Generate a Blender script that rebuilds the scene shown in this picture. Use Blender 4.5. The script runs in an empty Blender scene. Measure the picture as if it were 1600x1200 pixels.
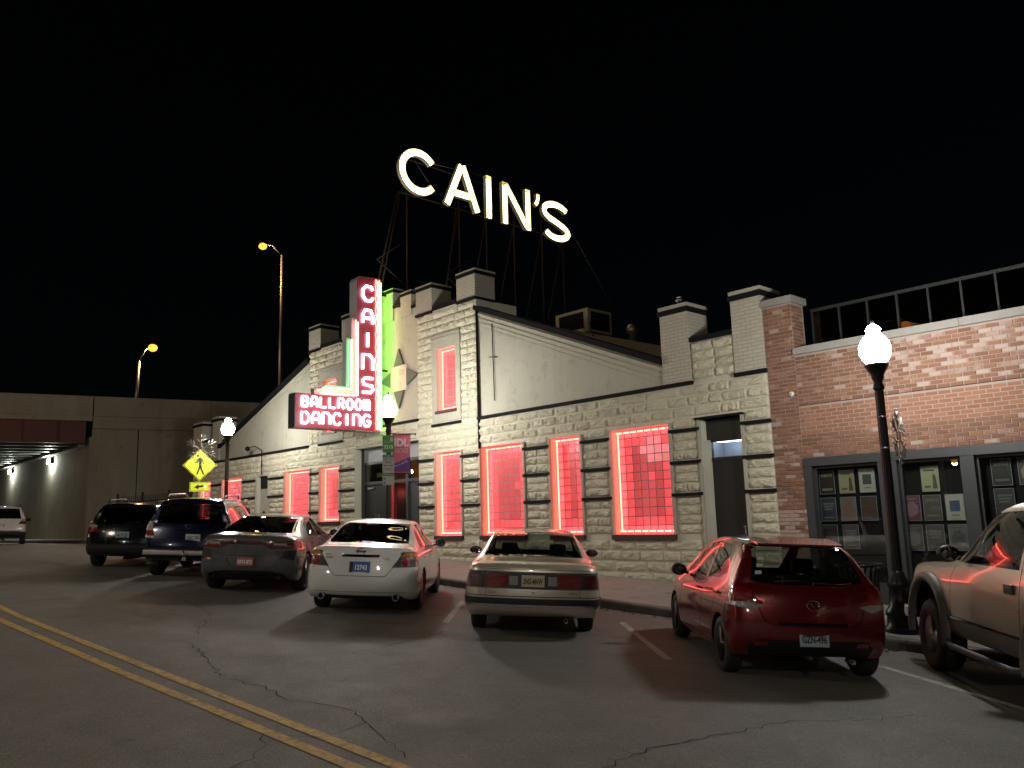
import bpy, bmesh, math, random
from math import radians as RAD, sin, cos, pi, sqrt
from mathutils import Vector as V, Matrix as M4
from mathutils.bvhtree import BVHTree
random.seed(7)
S = bpy.context.scene
COL = S.collection

# ------------------------------------------------------------------ camera
camd = bpy.data.cameras.new('camera')
camd.sensor_width = 36.0
camd.lens = 28.91
camd.clip_start = 0.05
camd.clip_end = 2000
cam = bpy.data.objects.new('camera', camd)
COL.objects.link(cam)
_R = V((0.6748355, 0.73741414, -0.0285909)); _U = V((0.13780825, -0.08786301, 0.98655409)); _F = V((-0.72498685, 0.66970179, 0.16091483))
cam.matrix_world = M4(((_R.x, _U.x, -_F.x, 0), (_R.y, _U.y, -_F.y, 0), (_R.z, _U.z, -_F.z, 1.6), (0, 0, 0, 1)))
S.camera = cam

# ------------------------------------------------------------------ night sky and faint moonlight
w = bpy.data.worlds.new('World'); S.world = w; w.use_nodes = True
nt = w.node_tree; bgn = nt.nodes['Background']
sky = nt.nodes.new('ShaderNodeTexSky'); sky.sky_type = 'NISHITA'; sky.sun_disc = False
sky.sun_elevation = RAD(14); sky.sun_rotation = RAD(200)
nt.links.new(sky.outputs[0], bgn.inputs['Color']); bgn.inputs['Strength'].default_value = 0.0002
sund = bpy.data.lights.new('moon', 'SUN'); sund.energy = 0.004; sund.angle = RAD(0.5); sund.color = (1, .95, .88)
sun = bpy.data.objects.new('moon', sund); COL.objects.link(sun); sun.rotation_euler = (RAD(60), 0, RAD(20))
S.view_settings.view_transform = 'Standard'; S.view_settings.look = 'None'
S.view_settings.exposure = 0.6; S.view_settings.gamma = 1.0; S.view_settings.use_curve_mapping = False
S.render.engine = 'CYCLES'
S.cycles.use_denoising = True
try: S.cycles.denoiser = 'OPENIMAGEDENOISE'
except Exception: pass
S.cycles.max_bounces = 6; S.cycles.diffuse_bounces = 3; S.cycles.glossy_bounces = 3; S.cycles.transmission_bounces = 4
S.cycles.transparent_max_bounces = 10; S.cycles.caustics_reflective = False; S.cycles.caustics_refractive = False
S.cycles.sample_clamp_indirect = 4.0
S.cycles.use_light_tree = True

# ------------------------------------------------------------------ helpers: objects
def tag(o, label=None, cat=None, group=None, kind=None):
    if label: o['label'] = label
    if cat: o['category'] = cat
    if group: o['group'] = group
    if kind: o['kind'] = kind
    return o
def empty(name, loc=(0, 0, 0), mat=None):
    o = bpy.data.objects.new(name, None); COL.objects.link(o); o.empty_display_size = .1
    if mat is not None: o.matrix_world = mat
    else: o.location = loc
    return o
def link(name, me, parent=None, loc=None):
    o = bpy.data.objects.new(name, me); COL.objects.link(o)
    if parent is not None: o.parent = parent
    if loc is not None: o.location = loc
    return o
class MB:
    """collects geometry for one mesh"""
    def __init__(s): s.v = []; s.f = []; s.m = []; s.sm = []; s.X = M4()
    def add(s, vs, fs, mi=0, smooth=False):
        n = len(s.v)
        for p in vs: s.v.append(tuple(s.X @ V(p)))
        for f in fs: s.f.append([n + i for i in f]); s.m.append(mi); s.sm.append(smooth)
        return s
    def box(s, x0, x1, y0, y1, z0, z1, mi=0):
        vs = [(x0,y0,z0),(x1,y0,z0),(x1,y1,z0),(x0,y1,z0),(x0,y0,z1),(x1,y0,z1),(x1,y1,z1),(x0,y1,z1)]
        return s.add(vs, [(0,3,2,1),(4,5,6,7),(0,1,5,4),(1,2,6,5),(2,3,7,6),(3,0,4,7)], mi)
    def bevbox(s, x0, x1, y0, y1, z0, z1, b=.01, mi=0):
        bm = bmesh.new(); bmesh.ops.create_cube(bm, size=1)
        for v in bm.verts: v.co = V((x0+(v.co.x+.5)*(x1-x0), y0+(v.co.y+.5)*(y1-y0), z0+(v.co.z+.5)*(z1-z0)))
        bmesh.ops.bevel(bm, geom=bm.edges[:], offset=b, segments=2, affect='EDGES', profile=.6)
        bm.verts.index_update()
        s.add([v.co[:] for v in bm.verts], [[v.index for v in f.verts] for f in bm.faces], mi); bm.free(); return s
    def prism(s, poly, d0, d1, axis='y', mi=0):
        """poly is a list of 2D points, extruded along axis from d0 to d1"""
        def P(a, b, d): return {'y': (a, d, b), 'x': (d, a, b), 'z': (a, b, d)}[axis]
        n = len(poly); vs = [P(a, b, d0) for a, b in poly] + [P(a, b, d1) for a, b in poly]
        return s.add(vs, [list(range(n)), list(range(2*n-1, n-1, -1))] + [(i, i+n, (i+1) % n + n, (i+1) % n) for i in range(n)], mi)
    def tube(s, pts, r, n=8, mi=0, caps=True, r1=None, closed=False):
        pts = [V(p) for p in pts]; k = len(pts); up = V((0, 0, 1)); vs = []; prev = None
        for i, p in enumerate(pts):
            a = pts[(i-1) % k] if closed else pts[max(i-1, 0)]; b = pts[(i+1) % k] if closed else pts[min(i+1, k-1)]
            t = (b - a).normalized()
            if prev is None:
                nn = t.cross(up)
                if nn.length < .05: nn = t.cross(V((1, 0, 0)))
            else: nn = prev - t * prev.dot(t)
            nn.normalize(); prev = nn; bb = t.cross(nn)
            rr = r if r1 is None else r + (r1 - r) * i / max(1, k-1)
            vs += [tuple(p + (nn*cos(2*pi*j/n) + bb*sin(2*pi*j/n))*rr) for j in range(n)]
        fs = []
        for i in range(k if closed else k-1):
            for j in range(n):
                i2 = (i+1) % k
                fs.append((i*n+j, i*n+(j+1) % n, i2*n+(j+1) % n, i2*n+j))
        if caps and not closed: fs += [list(range(n-1, -1, -1)), [(k-1)*n+j for j in range(n)]]
        return s.add(vs, fs, mi, True)
    def lathe(s, prof, n=20, mi=0, c=(0, 0, 0), axis='z', a0=0, sm=True):
        """prof: list of (r, h)"""
        vs = []; k = len(prof)
        for r, h in prof:
            for j in range(n):
                a = a0 + 2*pi*j/n; p = (r*cos(a), r*sin(a), h)
                if axis == 'x': p = (h, p[0], p[1])
                elif axis == 'y': p = (p[0], h, p[1])
                vs.append((p[0]+c[0], p[1]+c[1], p[2]+c[2]))
        fs = [(i*n+j, i*n+(j+1) % n, (i+1)*n+(j+1) % n, (i+1)*n+j) for i in range(k-1) for j in range(n)]
        if prof[0][0] > 1e-5: fs.append(list(range(n-1, -1, -1)))
        if prof[-1][0] > 1e-5: fs.append([(k-1)*n+j for j in range(n)])
        return s.add(vs, fs, mi, sm)
    def sphere(s, c, r, n=8, mi=0, sz=None):
        k = max(4, n//2+1); sz = sz or (1, 1, 1)
        prof = [(r*sin(pi*i/k), -r*cos(pi*i/k)) for i in range(k+1)]
        o = len(s.v); s.lathe([(max(a, 1e-6), b) for a, b in prof], n, mi)
        for i in range(o, len(s.v)):
            q = s.v[i]; s.v[i] = (q[0]*sz[0]+c[0], q[1]*sz[1]+c[1], q[2]*sz[2]+c[2])
        return s
    def mesh(s, name, mats):
        me = bpy.data.meshes.new(name); me.from_pydata(s.v, [], s.f)
        for m in (mats if isinstance(mats, (list, tuple)) else [mats]): me.materials.append(m)
        me.polygons.foreach_set('material_index', s.m); me.polygons.foreach_set('use_smooth', s.sm)
        me.update(); return me
    def fix(s, me):
        bm = bmesh.new(); bm.from_mesh(me); bmesh.ops.recalc_face_normals(bm, faces=bm.faces[:]); bm.to_mesh(me); bm.free(); me.update()
    def build(s, name, mats, parent=None, loc=None, fix=True):
        me = s.mesh(name, mats)
        if fix: s.fix(me)
        return link(name, me, parent, loc)
_tc = {}
def text_mesh(txt, size=1.0, ext=0.002, align='CENTER', sx=1.0, off=0.0):
    """lettering as mesh in the XZ plane, facing -Y, baseline at z=0"""
    cu = bpy.data.curves.new('lettering', 'FONT'); cu.body = txt; cu.size = size; cu.extrude = ext; cu.align_x = align
    cu.resolution_u = 3; cu.offset = off
    o = bpy.data.objects.new('lettering', cu); COL.objects.link(o)
    dg = bpy.context.evaluated_depsgraph_get(); dg.update()
    me = bpy.data.meshes.new_from_object(o.evaluated_get(dg)); bpy.data.objects.remove(o); bpy.data.curves.remove(cu)
    me.transform(M4.Rotation(pi/2, 4, 'X')); me.transform(M4.Diagonal((sx, 1, 1, 1)))
    return me
def lettering(name, txt, size, mat, parent, mw, ext=.002, align='CENTER', sx=1.0, off=0.0, maxw=None):
    me = text_mesh(txt, size, ext, align, sx, off)
    if maxw:
        xs = [v.co.x for v in me.vertices]; k = maxw/max(1e-6, max(xs)-min(xs))
        if k < 1: me.transform(M4.Diagonal((k, 1, 1, 1)))
    me.materials.clear(); me.materials.append(mat); me.transform(mw)
    return link(name, me, parent)
def T(x, y, z): return M4.Translation((x, y, z))
def RZ(d): return M4.Rotation(RAD(d), 4, 'Z')
def RX(d): return M4.Rotation(RAD(d), 4, 'X')
def RY(d): return M4.Rotation(RAD(d), 4, 'Y')

# ------------------------------------------------------------------ helpers: materials
MAT = {}
class NT:
    def __init__(s, name):
        s.m = bpy.data.materials.new(name); s.m.use_nodes = True; s.t = s.m.node_tree; s.n = s.t.nodes
        s.b = s.n['Principled BSDF']; s.out = s.n['Material Output']; MAT[name] = s.m
    def N(s, ty, **k):
        n = s.n.new('ShaderNode' + ty)
        for a, b in k.items():
            if a in n.inputs.keys() if isinstance(a, str) else False: n.inputs[a].default_value = b
            else: setattr(n, a, b)
        return n
    def L(s, a, b): s.t.links.new(a, b)
    def set(s, **k):
        for a, b in k.items():
            nm = a.replace('_', ' ')
            i = s.b.inputs[nm]
            if hasattr(b, 'is_output') or hasattr(b, 'links'): s.L(b, i)
            else: i.default_value = (*b, 1) if isinstance(b, tuple) and len(b) == 3 else b
        return s
    def coord(s, which='Object', scale=(1, 1, 1)):
        tc = s.N('TexCoord'); mp = s.N('Mapping'); mp.inputs['Scale'].default_value = scale
        s.L(tc.outputs[which], mp.inputs['Vector']); return mp.outputs[0]
    def geo(s, scale=(1, 1, 1)):
        g = s.N('NewGeometry'); mp = s.N('Mapping'); mp.inputs['Scale'].default_value = scale
        s.L(g.outputs['Position'], mp.inputs['Vector']); return mp.outputs[0]
    def noise(s, vec, scale, detail=4, rough=.6, out='Fac'):
        n = s.N('TexNoise'); n.inputs['Scale'].default_value = scale; n.inputs['Detail'].default_value = detail; n.inputs['Roughness'].default_value = rough
        if vec is not None: s.L(vec, n.inputs['Vector'])
        return n.outputs[out]
    def ramp(s, fac, stops):
        r = s.N('ValToRGB'); e = r.color_ramp.elements
        while len(e) < len(stops): e.new(.5)
        for el, (p, c) in zip(e, stops):
            el.position = p; el.color = (*c, 1) if isinstance(c, tuple) else (c, c, c, 1)
        s.L(fac, r.inputs[0]); return r.outputs[0]
    def mix(s, fac, a, b, mode='MIX'):
        n = s.N('MixRGB'); n.blend_type = mode
        for i, x in ((0, fac), (1, a), (2, b)):
            if hasattr(x, 'links'): s.L(x, n.inputs[i])
            else: n.inputs[i].default_value = x if i == 0 else ((*x, 1) if len(x) == 3 else x)
        return n.outputs[0]
    def math(s, op, a, b=0.0, clamp=False):
        n = s.N('Math'); n.operation = op; n.use_clamp = clamp
        for i, x in ((0, a), (1, b)):
            if hasattr(x, 'links'): s.L(x, n.inputs[i])
            else: n.inputs[i].default_value = x
        return n.outputs[0]
    def bump(s, h, strength=.3, dist=.02):
        b = s.N('Bump'); b.inputs['Strength'].default_value = strength; b.inputs['Distance'].default_value = dist
        s.L(h, b.inputs['Height']); s.L(b.outputs[0], s.b.inputs['Normal']); return s
    def rnd(s): return s.N('ObjectInfo').outputs['Random']
def simple(name, col, rough=.5, metal=0.0, emit=None, es=0.0, coat=0.0, spec=None, noise=0.0, nscale=6):
    n = NT(name); n.set(Roughness=rough, Metallic=metal)
    if noise:
        v = n.coord('Object'); f = n.noise(v, nscale, 5)
        n.set(Base_Color=n.mix(f, tuple(c*(1-noise) for c in col), tuple(min(1, c*(1+noise)) for c in col)))
    else: n.set(Base_Color=col)
    if emit: n.set(Emission_Color=emit, Emission_Strength=es)
    if coat: n.set(Coat_Weight=coat, Coat_Roughness=.03)
    if spec is not None: n.b.inputs['Specular IOR Level'].default_value = spec
    return n.m
def glow(name, col, es):
    n = NT(name); e = n.N('Emission'); e.inputs[0].default_value = (*col, 1); e.inputs[1].default_value = es
    n.L(e.outputs[0], n.out.inputs[0]); return n.m
def tinted_glass(name, tint, refl=(1, 1, 1), rough=.0, ior=1.5):
    n = NT(name); tr = n.N('BsdfTransparent'); tr.inputs[0].default_value = (*tint, 1)
    gl = n.N('BsdfGlossy'); gl.inputs[0].default_value = (*refl, 1); gl.inputs['Roughness'].default_value = rough
    lw = n.N('LayerWeight'); lw.inputs[0].default_value = .5; fr = n.math('ADD', n.math('MULTIPLY', n.math('POWER', lw.outputs['Facing'], 5.0), .95), .045); mx = n.N('MixShader')
    n.L(fr, mx.inputs[0]); n.L(tr.outputs[0], mx.inputs[1]); n.L(gl.outputs[0], mx.inputs[2]); n.L(mx.outputs[0], n.out.inputs[0]); return n.m

# ------------------------------------------------------------------ materials
def paint(name, col, rough=.25, metal=.0, dirt=.06, coat=1.0):
    n = NT(name); v = n.coord('Object'); f = n.noise(v, 3.0, 6, .7)
    c = n.mix(n.math('MULTIPLY', f, dirt*2), col, (.12, .11, .10)); n.set(Base_Color=c, Metallic=metal, Coat_Weight=coat, Coat_Roughness=.04)
    r = n.math('ADD', n.math('MULTIPLY', f, .15), rough-.07); n.set(Roughness=r); return n.m
paint('paint_white', (.74, .75, .74), .3); paint('paint_grey', (.075, .082, .09), .28); paint('paint_gold', (.55, .51, .43), .32, .4)
paint('paint_red', (.17, .007, .014), .25, .4); paint('paint_blue', (.004, .009, .036), .2, .3, .02); paint('paint_black', (.005, .006, .009), .15, 0, .02)
paint('paint_tan', (.42, .375, .30), .35, .45, .12); paint('paint_offwhite', (.62, .62, .60), .3)
simple('plastic_black', (.012, .012, .013), .5); simple('plastic_dark', (.03, .03, .032), .6, noise=.2); simple('trim_grey', (.10, .09, .08), .55, noise=.15)
simple('chrome', (.75, .75, .77), .08, 1.0); simple('steel_dull', (.35, .35, .36), .4, 1.0); simple('rim_alloy', (.45, .45, .46), .28, .9); simple('rim_dark', (.05, .05, .052), .3, .7)
simple('bumper_silver', (.48, .48, .48), .35, .6)
n = NT('tyre'); f = n.noise(n.coord('Object'), 30, 4); n.set(Base_Color=n.mix(f, (.010, .010, .010), (.028, .027, .025)), Roughness=.75)
simple('cabin', (.02, .02, .02), .85); simple('cabin_tan', (.10, .085, .065), .85); simple('gap', (.002, .002, .002), .9)
tinted_glass('glass_dark', (.16, .17, .17)); tinted_glass('glass_mid', (.50, .52, .50)); tinted_glass('glass_privacy', (.05, .052, .055)); tinted_glass('glass_clear', (.62, .66, .64)); tinted_glass('glass_store', (.82, .84, .84))
def lens(name, col, rough=.12):
    n = NT(name); v = n.coord('Object', (60, 60, 60)); w_ = n.N('TexVoronoi'); n.L(v, w_.inputs['Vector']); w_.inputs['Scale'].default_value = 1
    n.set(Base_Color=col, Roughness=rough, Coat_Weight=1.0, Coat_Roughness=.02); n.bump(w_.outputs['Distance'], .5, .01); return n.m
lens('lens_red', (.20, .003, .005)); lens('lens_darkred', (.055, .003, .005)); lens('lens_amber', (.42, .11, .008)); lens('lens_clear', (.30, .30, .29)); lens('lens_smoke', (.06, .055, .05))
simple('plate_white', (.62, .64, .62), .4); simple('plate_blue', (.03, .13, .42), .4); simple('plate_red', (.42, .10, .12), .4); simple('plate_tan', (.55, .50, .36), .4); simple('plate_pale', (.38, .50, .56), .4)
simple('ink_dark', (.02, .025, .03), .6); simple('ink_white', (.8, .8, .8), .5); simple('ink_blue', (.02, .06, .22), .5)

# ground
n = NT('asphalt'); g = n.geo()
big = n.noise(g, .22, 6, .65); mid = n.noise(g, 2.2, 6, .7); fine = n.noise(g, 62, 4, .8)
c = n.mix(big, (.115, .107, .097), (.175, .163, .148)); c = n.mix(n.math('MULTIPLY', mid, .55), c, (.065, .061, .057))
agg = n.ramp(fine, [(.46, 0.0), (.62, 1.0)]); c = n.mix(n.math('MULTIPLY', agg, .8), c, (.25, .24, .225))
oil = n.ramp(n.noise(n.geo((1, 1, 1)), .8, 3), [(.60, 0.0), (.74, 1.0)]); c = n.mix(n.math('MULTIPLY', oil, .55), c, (.045, .043, .040))
n.set(Base_Color=c, Roughness=n.ramp(mid, [(.2, .55), (.8, .82)])); n.bump(n.math('ADD', fine, n.math('MULTIPLY', mid, .6)), .55, .012)
n = NT('sidewalk'); g = n.geo(); a = n.noise(g, .9, 6, .7); b_ = n.noise(g, 40, 4, .7)
c = n.mix(a, (.26, .235, .21), (.42, .385, .35)); c = n.mix(n.math('MULTIPLY', b_, .4), c, (.12, .11, .10)); st = n.ramp(n.noise(g, 2.7, 3), [(.62, 0.0), (.70, 1.0)])
c = n.mix(n.math('MULTIPLY', st, .5), c, (.07, .065, .06)); n.set(Base_Color=c, Roughness=.85); n.bump(b_, .3, .006)
n = NT('kerb_stone'); g = n.geo(); a = n.noise(g, 1.8, 6, .75); n.set(Base_Color=n.mix(a, (.06, .055, .05), (.22, .20, .18)), Roughness=.85); n.bump(n.noise(g, 22, 4), .5, .01)
def roadpaint(name, col):
    n = NT(name); g = n.geo(); a = n.noise(g, 14, 6, .75); w1 = n.ramp(a, [(.42, 0.0), (.62, 1.0)]); l = n.noise(g, 1.1, 3)
    wear = n.math('MULTIPLY', w1, n.math('ADD', l, .15)); n.set(Base_Color=n.mix(wear, col, (.075, .07, .065)), Roughness=.7); n.bump(n.noise(g, 75, 3), .3, .006); return n.m
roadpaint('paint_yellow', (.62, .39, .09)); roadpaint('paint_line', (.50, .49, .46)); simple('crack_fill', (.022, .021, .020), .95)
simple('leaf_litter', (.06, .035, .018), .9)

# ballroom
def stone(name, lo, hi, grime, bs=.9):
    n = NT(name); g = n.geo(); r = n.rnd(); a = n.noise(g, 2.0, 6, .7); f = n.noise(g, 13, 6, .7)
    c = n.mix(a, lo, hi); c = n.mix(n.math('MULTIPLY', r, .28), c, tuple(x*.62 for x in lo))
    gr = n.ramp(n.noise(g, 5.5, 5, .75), [(.55, 0.0), (.75, 1.0)]); c = n.mix(n.math('MULTIPLY', gr, .5), c, grime)
    n.set(Base_Color=c, Roughness=.8); n.bump(n.math('ADD', f, n.math('MULTIPLY', n.noise(g, 38, 5, .7), .5)), bs, .045); return n.m
stone('stone_cream', (.56, .52, .385), (.70, .655, .51), (.33, .27, .17))
stone('mortar_cream', (.50, .47, .37), (.60, .57, .46), (.2, .17, .12), .2)
n = NT('stucco_cream'); g = n.geo(); a = n.noise(g, .7, 6, .7); f = n.noise(g, 45, 5, .7); p = n.noise(g, 3.3, 7, .8)
c = n.mix(a, (.32, .305, .245), (.46, .44, .355)); s_ = n.ramp(p, [(.54, 0.0), (.66, 1.0)]); c = n.mix(n.math('MULTIPLY', s_, .5), c, (.23, .22, .17))
vs_ = n.noise(n.geo((6, 6, .4)), 1.2, 5, .7); c = n.mix(n.math('MULTIPLY', n.ramp(vs_, [(.5, 0.0), (.75, 1.0)]), .35), c, (.28, .26, .21))
n.set(Base_Color=c, Roughness=.8); n.bump(n.math('ADD', f, n.math('MULTIPLY', p, 1.5)), .35, .015)
simple('trim_black', (.008, .008, .009), .85, noise=.3, spec=.15); simple('door_black', (.014, .014, .015), .45, noise=.4, nscale=3); simple('frame_charcoal', (.030, .032, .036), .5, noise=.15)
simple('door_beige', (.42, .40, .33), .6, noise=.1); simple('header_grey', (.30, .31, .33), .6, noise=.1); simple('flashing', (.025, .025, .026), .6, noise=.3)
simple('sill_maroon', (.05, .02, .025), .5, noise=.2); simple('mortar_grey', (.30, .25, .22), .9, noise=.15)
n = NT('roof_membrane'); g = n.geo(); n.set(Base_Color=n.mix(n.noise(g, .6, 5), (.16, .12, .07), (.30, .24, .15)), Roughness=.85)
# glass block: red backlight put into the faces as emission, patterned from centre to rim
def gblock(name, col, es, var):
    n = NT(name); r = n.rnd(); v = n.coord('Object'); f = n.noise(v, 5, 3)
    sx_ = n.N('SeparateXYZ'); n.L(v, sx_.inputs[0]); ax = n.math('ABSOLUTE', sx_.outputs[0]); az = n.math('ABSOLUTE', sx_.outputs[2]); rim = n.math('MAXIMUM', ax, az)
    if name != 'glass_block_edge': f = n.math('MULTIPLY', f, n.ramp(rim, [(0.0, 1.0), (.30, .72), (.40, .8), (.47, 1.5)]))
    k = n.math('ADD', n.math('MULTIPLY', r, var), 1-var/2); n.set(Base_Color=(.42, .10, .10), Roughness=.12, Emission_Color=col)
    n.L(n.math('MULTIPLY', n.math('MULTIPLY', k, n.math('ADD', f, .5)), es), n.b.inputs['Emission Strength']); n.bump(n.noise(v, 9, 2), .25, .03); return n.m
gblock('glass_block_red', (1, .085, .105), .55, .22); gblock('glass_block_edge', (1, .09, .11), 1.05, .3); gblock('glass_block_core', (.92, .085, .10), .32, .3)
gblock('glass_block_lit', (1.0, .26, .29), .55, .4)  # paler glow painted onto picked blocks
simple('block_joint', (.36, .20, .20), .7)
glow('rope_light', (1, .125, .08), 7.0); simple('pink_reveal', (.5, .46, .37), .8)
# brick building
def brickm(name, lo, hi, white, es=.55):
    n = NT(name); g = n.geo(); r = n.rnd(); f = n.noise(g, 9, 6, .7); big = n.noise(g, .9, 5, .65)
    at = n.N('Attribute'); at.attribute_name = 'rnd'; r = n.math('FRACT', n.math('ADD', r, at.outputs['Fac']))
    c = n.mix(r, lo, hi); pat = n.math('ADD', n.math('MULTIPLY', f, .5), n.math('ADD', n.math('MULTIPLY', big, .55), n.math('MULTIPLY', r, .28)))
    wm = n.ramp(pat, [(white, 0.0), (white+.16, 1.0)]); c = n.mix(n.math('MULTIPLY', wm, .58), c, (.42, .37, .32)); n.set(Base_Color=c, Roughness=.88); n.bump(n.noise(g, 60, 4, .7), es, .008); return n.m
brickm('brick_red', (.155, .068, .040), (.24, .112, .066), .78); brickm('brick_orange', (.21, .088, .05), (.28, .125, .075), .84); brickm('brick_white', (.26, .12, .09), (.34, .17, .13), .37); brickm('brick_whitewashed', (.18, .075, .05), (.26, .12, .085), .62)
simple('coping_concrete', (.24, .225, .21), .85, noise=.2); simple('railing_dark', (.010, .011, .012), .6); tinted_glass('glass_railing', (.16, .18, .18))
simple('store_back', (.006, .006, .006), .9)
# iron, signs
simple('iron_black', (.012, .012, .013), .38, .3, noise=.2); simple('galvanised', (.30, .30, .30), .45, .8, noise=.15); simple('rust_steel', (.06, .036, .028), .7, .4, noise=.4)
glow('lamp_globe', (1.0, .99, .93), 170.0); glow('sodium', (1, .30, .03), 2.4); glow('wall_lamp', (.95, 1, .86), 420.0); glow('lamp_globe_dim', (1.0, .97, .92), 55.0); glow('bulb_warm', (1, .82, .45), 8.0)
simple('sign_yellow', (.66, .78, .02), .45); simple('sign_ink', (.008, .008, .008), .6); simple('sign_green', (.06, .20, .03), .5); simple('sign_pale', (.34, .38, .34), .5); simple('sign_teal', (.04, .20, .18), .5)
simple('banner_pink', (.55, .14, .20), .7, noise=.25); simple('banner_purple', (.10, .05, .22), .7); simple('banner_pale', (.62, .50, .52), .7); simple('snow_white', (.30, .29, .26), .5)
simple('enamel_red', (.30, .035, .05), .4, noise=.15); simple('sheet_grey', (.36, .37, .39), .45, .3, noise=.1); simple('sheet_teal', (.03, .075, .09), .45, .3)
glow('neon_white', (.80, .84, 1.0), 5.0); glow('neon_red', (1, .10, .07), 8.0); glow('neon_green', (.14, 1, .20), 6.0); glow('neon_lime', (.40, 1, .05), 17.0); glow('neon_pink', (1, .42, .36), 6.0)
simple('letter_tray', (.75, .66, .45), .5); simple('star_grey', (.07, .075, .07), .6); simple('star_cream', (.55, .50, .38), .7); simple('star_ink', (.36, .33, .26), .7)
# overpass
n = NT('concrete'); g = n.geo(); a = n.noise(g, .35, 7, .7); st = n.noise(n.geo((.9, .9, .10)), 1.2, 6, .75)
c = n.mix(a, (.22, .20, .165), (.36, .335, .285)); c = n.mix(n.math('MULTIPLY', n.ramp(st, [(.48, 0.0), (.75, 1.0)]), .42), c, (.10, .088, .07)); c = n.mix(n.math('MULTIPLY', n.ramp(n.noise(g, .9, 6, .75), [(.56, 0.0), (.70, 1.0)]), .5), c, (.12, .105, .085)); n.set(Base_Color=c, Roughness=.9); n.bump(n.noise(g, 8, 6, .7), .4, .03)
n = NT('girder_red'); g = n.geo(); n.set(Base_Color=n.mix(n.noise(g, .8, 5), (.075, .018, .014), (.115, .03, .022)), Roughness=.6)
simple('girder_dark', (.05, .055, .05), .5, .2, noise=.2); simple('fence_black', (.008, .008, .009), .6)
simple('lobby_blue', (.30, .32, .40), .7); glow('tube_white', (.85, .92, 1), 9.0); glow('bulb_white', (1, .98, .9), 14.0); simple('foyer_red', (.5, .02, .02), .5); simple('foyer_orange', (.55, .30, .09), .6)

# ------------------------------------------------------------------ ground heights: the street climbs to the left and has a crown
KERB_Y = 11.35; FY = 14.6
def walk_z(x):
    if x > -26: return .20 - .047*(x + 11.9)
    d = min(12.0, -26 - x); return .8627 + .047*(d - d*d/24)
def street_z(x, y):
    d = max(0.0, KERB_Y - y)
    k = .035*d if d < 5 else .175 + .035*(min(d, 9) - 5) - .035/8*(min(d, 9) - 5)**2
    if d > 9: k -= .02*(min(d, 16) - 9)
    return walk_z(x) - .14 + k

# ------------------------------------------------------------------ ground, street, pavement
def sheet(name, xs, ys, zf, mat, parent=None):
    vs = [(x, y, zf(x, y)) for y in ys for x in xs]; n = len(xs)
    fs = [(j*n+i, j*n+i+1, (j+1)*n+i+1, (j+1)*n+i) for j in range(len(ys)-1) for i in range(n-1)]
    m = MB(); m.add(vs, fs, 0, True); return m.build(name, MAT[mat], parent, fix=False)
def frange(a, b, s):
    r = []; v = a
    while v < b - 1e-6: r.append(v); v += s
    return r + [b]
g = sheet('ground', [-900, -120, -60, 40, 900], [-900, -60, 11.3, 60, 900], lambda x, y: -1.4 if abs(x) < 500 else -3, 'asphalt'); tag(g, kind='structure')
street = sheet('street', frange(-140, 60, 1.0), frange(-16, KERB_Y, .75), street_z, 'asphalt'); tag(street, kind='structure')
farwalk = sheet('opposite_pavement', frange(-140, 60, 4), [-30, -16.0], lambda x, y: street_z(x, -16)+.02, 'sidewalk'); tag(farwalk, kind='structure')
base = MB()
for x in frange(-60, 14, 1.5)[:-1]:
    base.add([(x, KERB_Y+.16, walk_z(x)-.03), (x+1.5, KERB_Y+.16, walk_z(x+1.5)-.03), (x+1.5, FY+.5, walk_z(x+1.5)-.03), (x, FY+.5, walk_z(x)-.03)], [(0, 1, 2, 3)])
walk = base.build('pavement', MAT['gap'], fix=False); tag(walk, kind='structure')
rnd = random.Random(3)
for x in frange(-48, 4, 1.5)[:-1]:
    for (y0, y1) in ((KERB_Y+.165, 12.95), (12.962, FY+.1)):
        m = MB(); d = rnd.uniform(-.004, .004); q = .006
        z = lambda xx: walk_z(xx) + d
        m.add([(x+q, y0, z(x)), (x+1.5-q, y0, z(x+1.5)), (x+1.5-q, y1, z(x+1.5)), (x+q, y1, z(x)), (x+q, y0, z(x)-.05), (x+1.5-q, y0, z(x+1.5)-.05), (x+1.5-q, y1, z(x+1.5)-.05), (x+q, y1, z(x)-.05)], [(0, 1, 2, 3), (0, 4, 5, 1), (1, 5, 6, 2), (2, 6, 7, 3), (3, 7, 4, 0)])
        m.build('slab', MAT['sidewalk'], walk)


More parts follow.
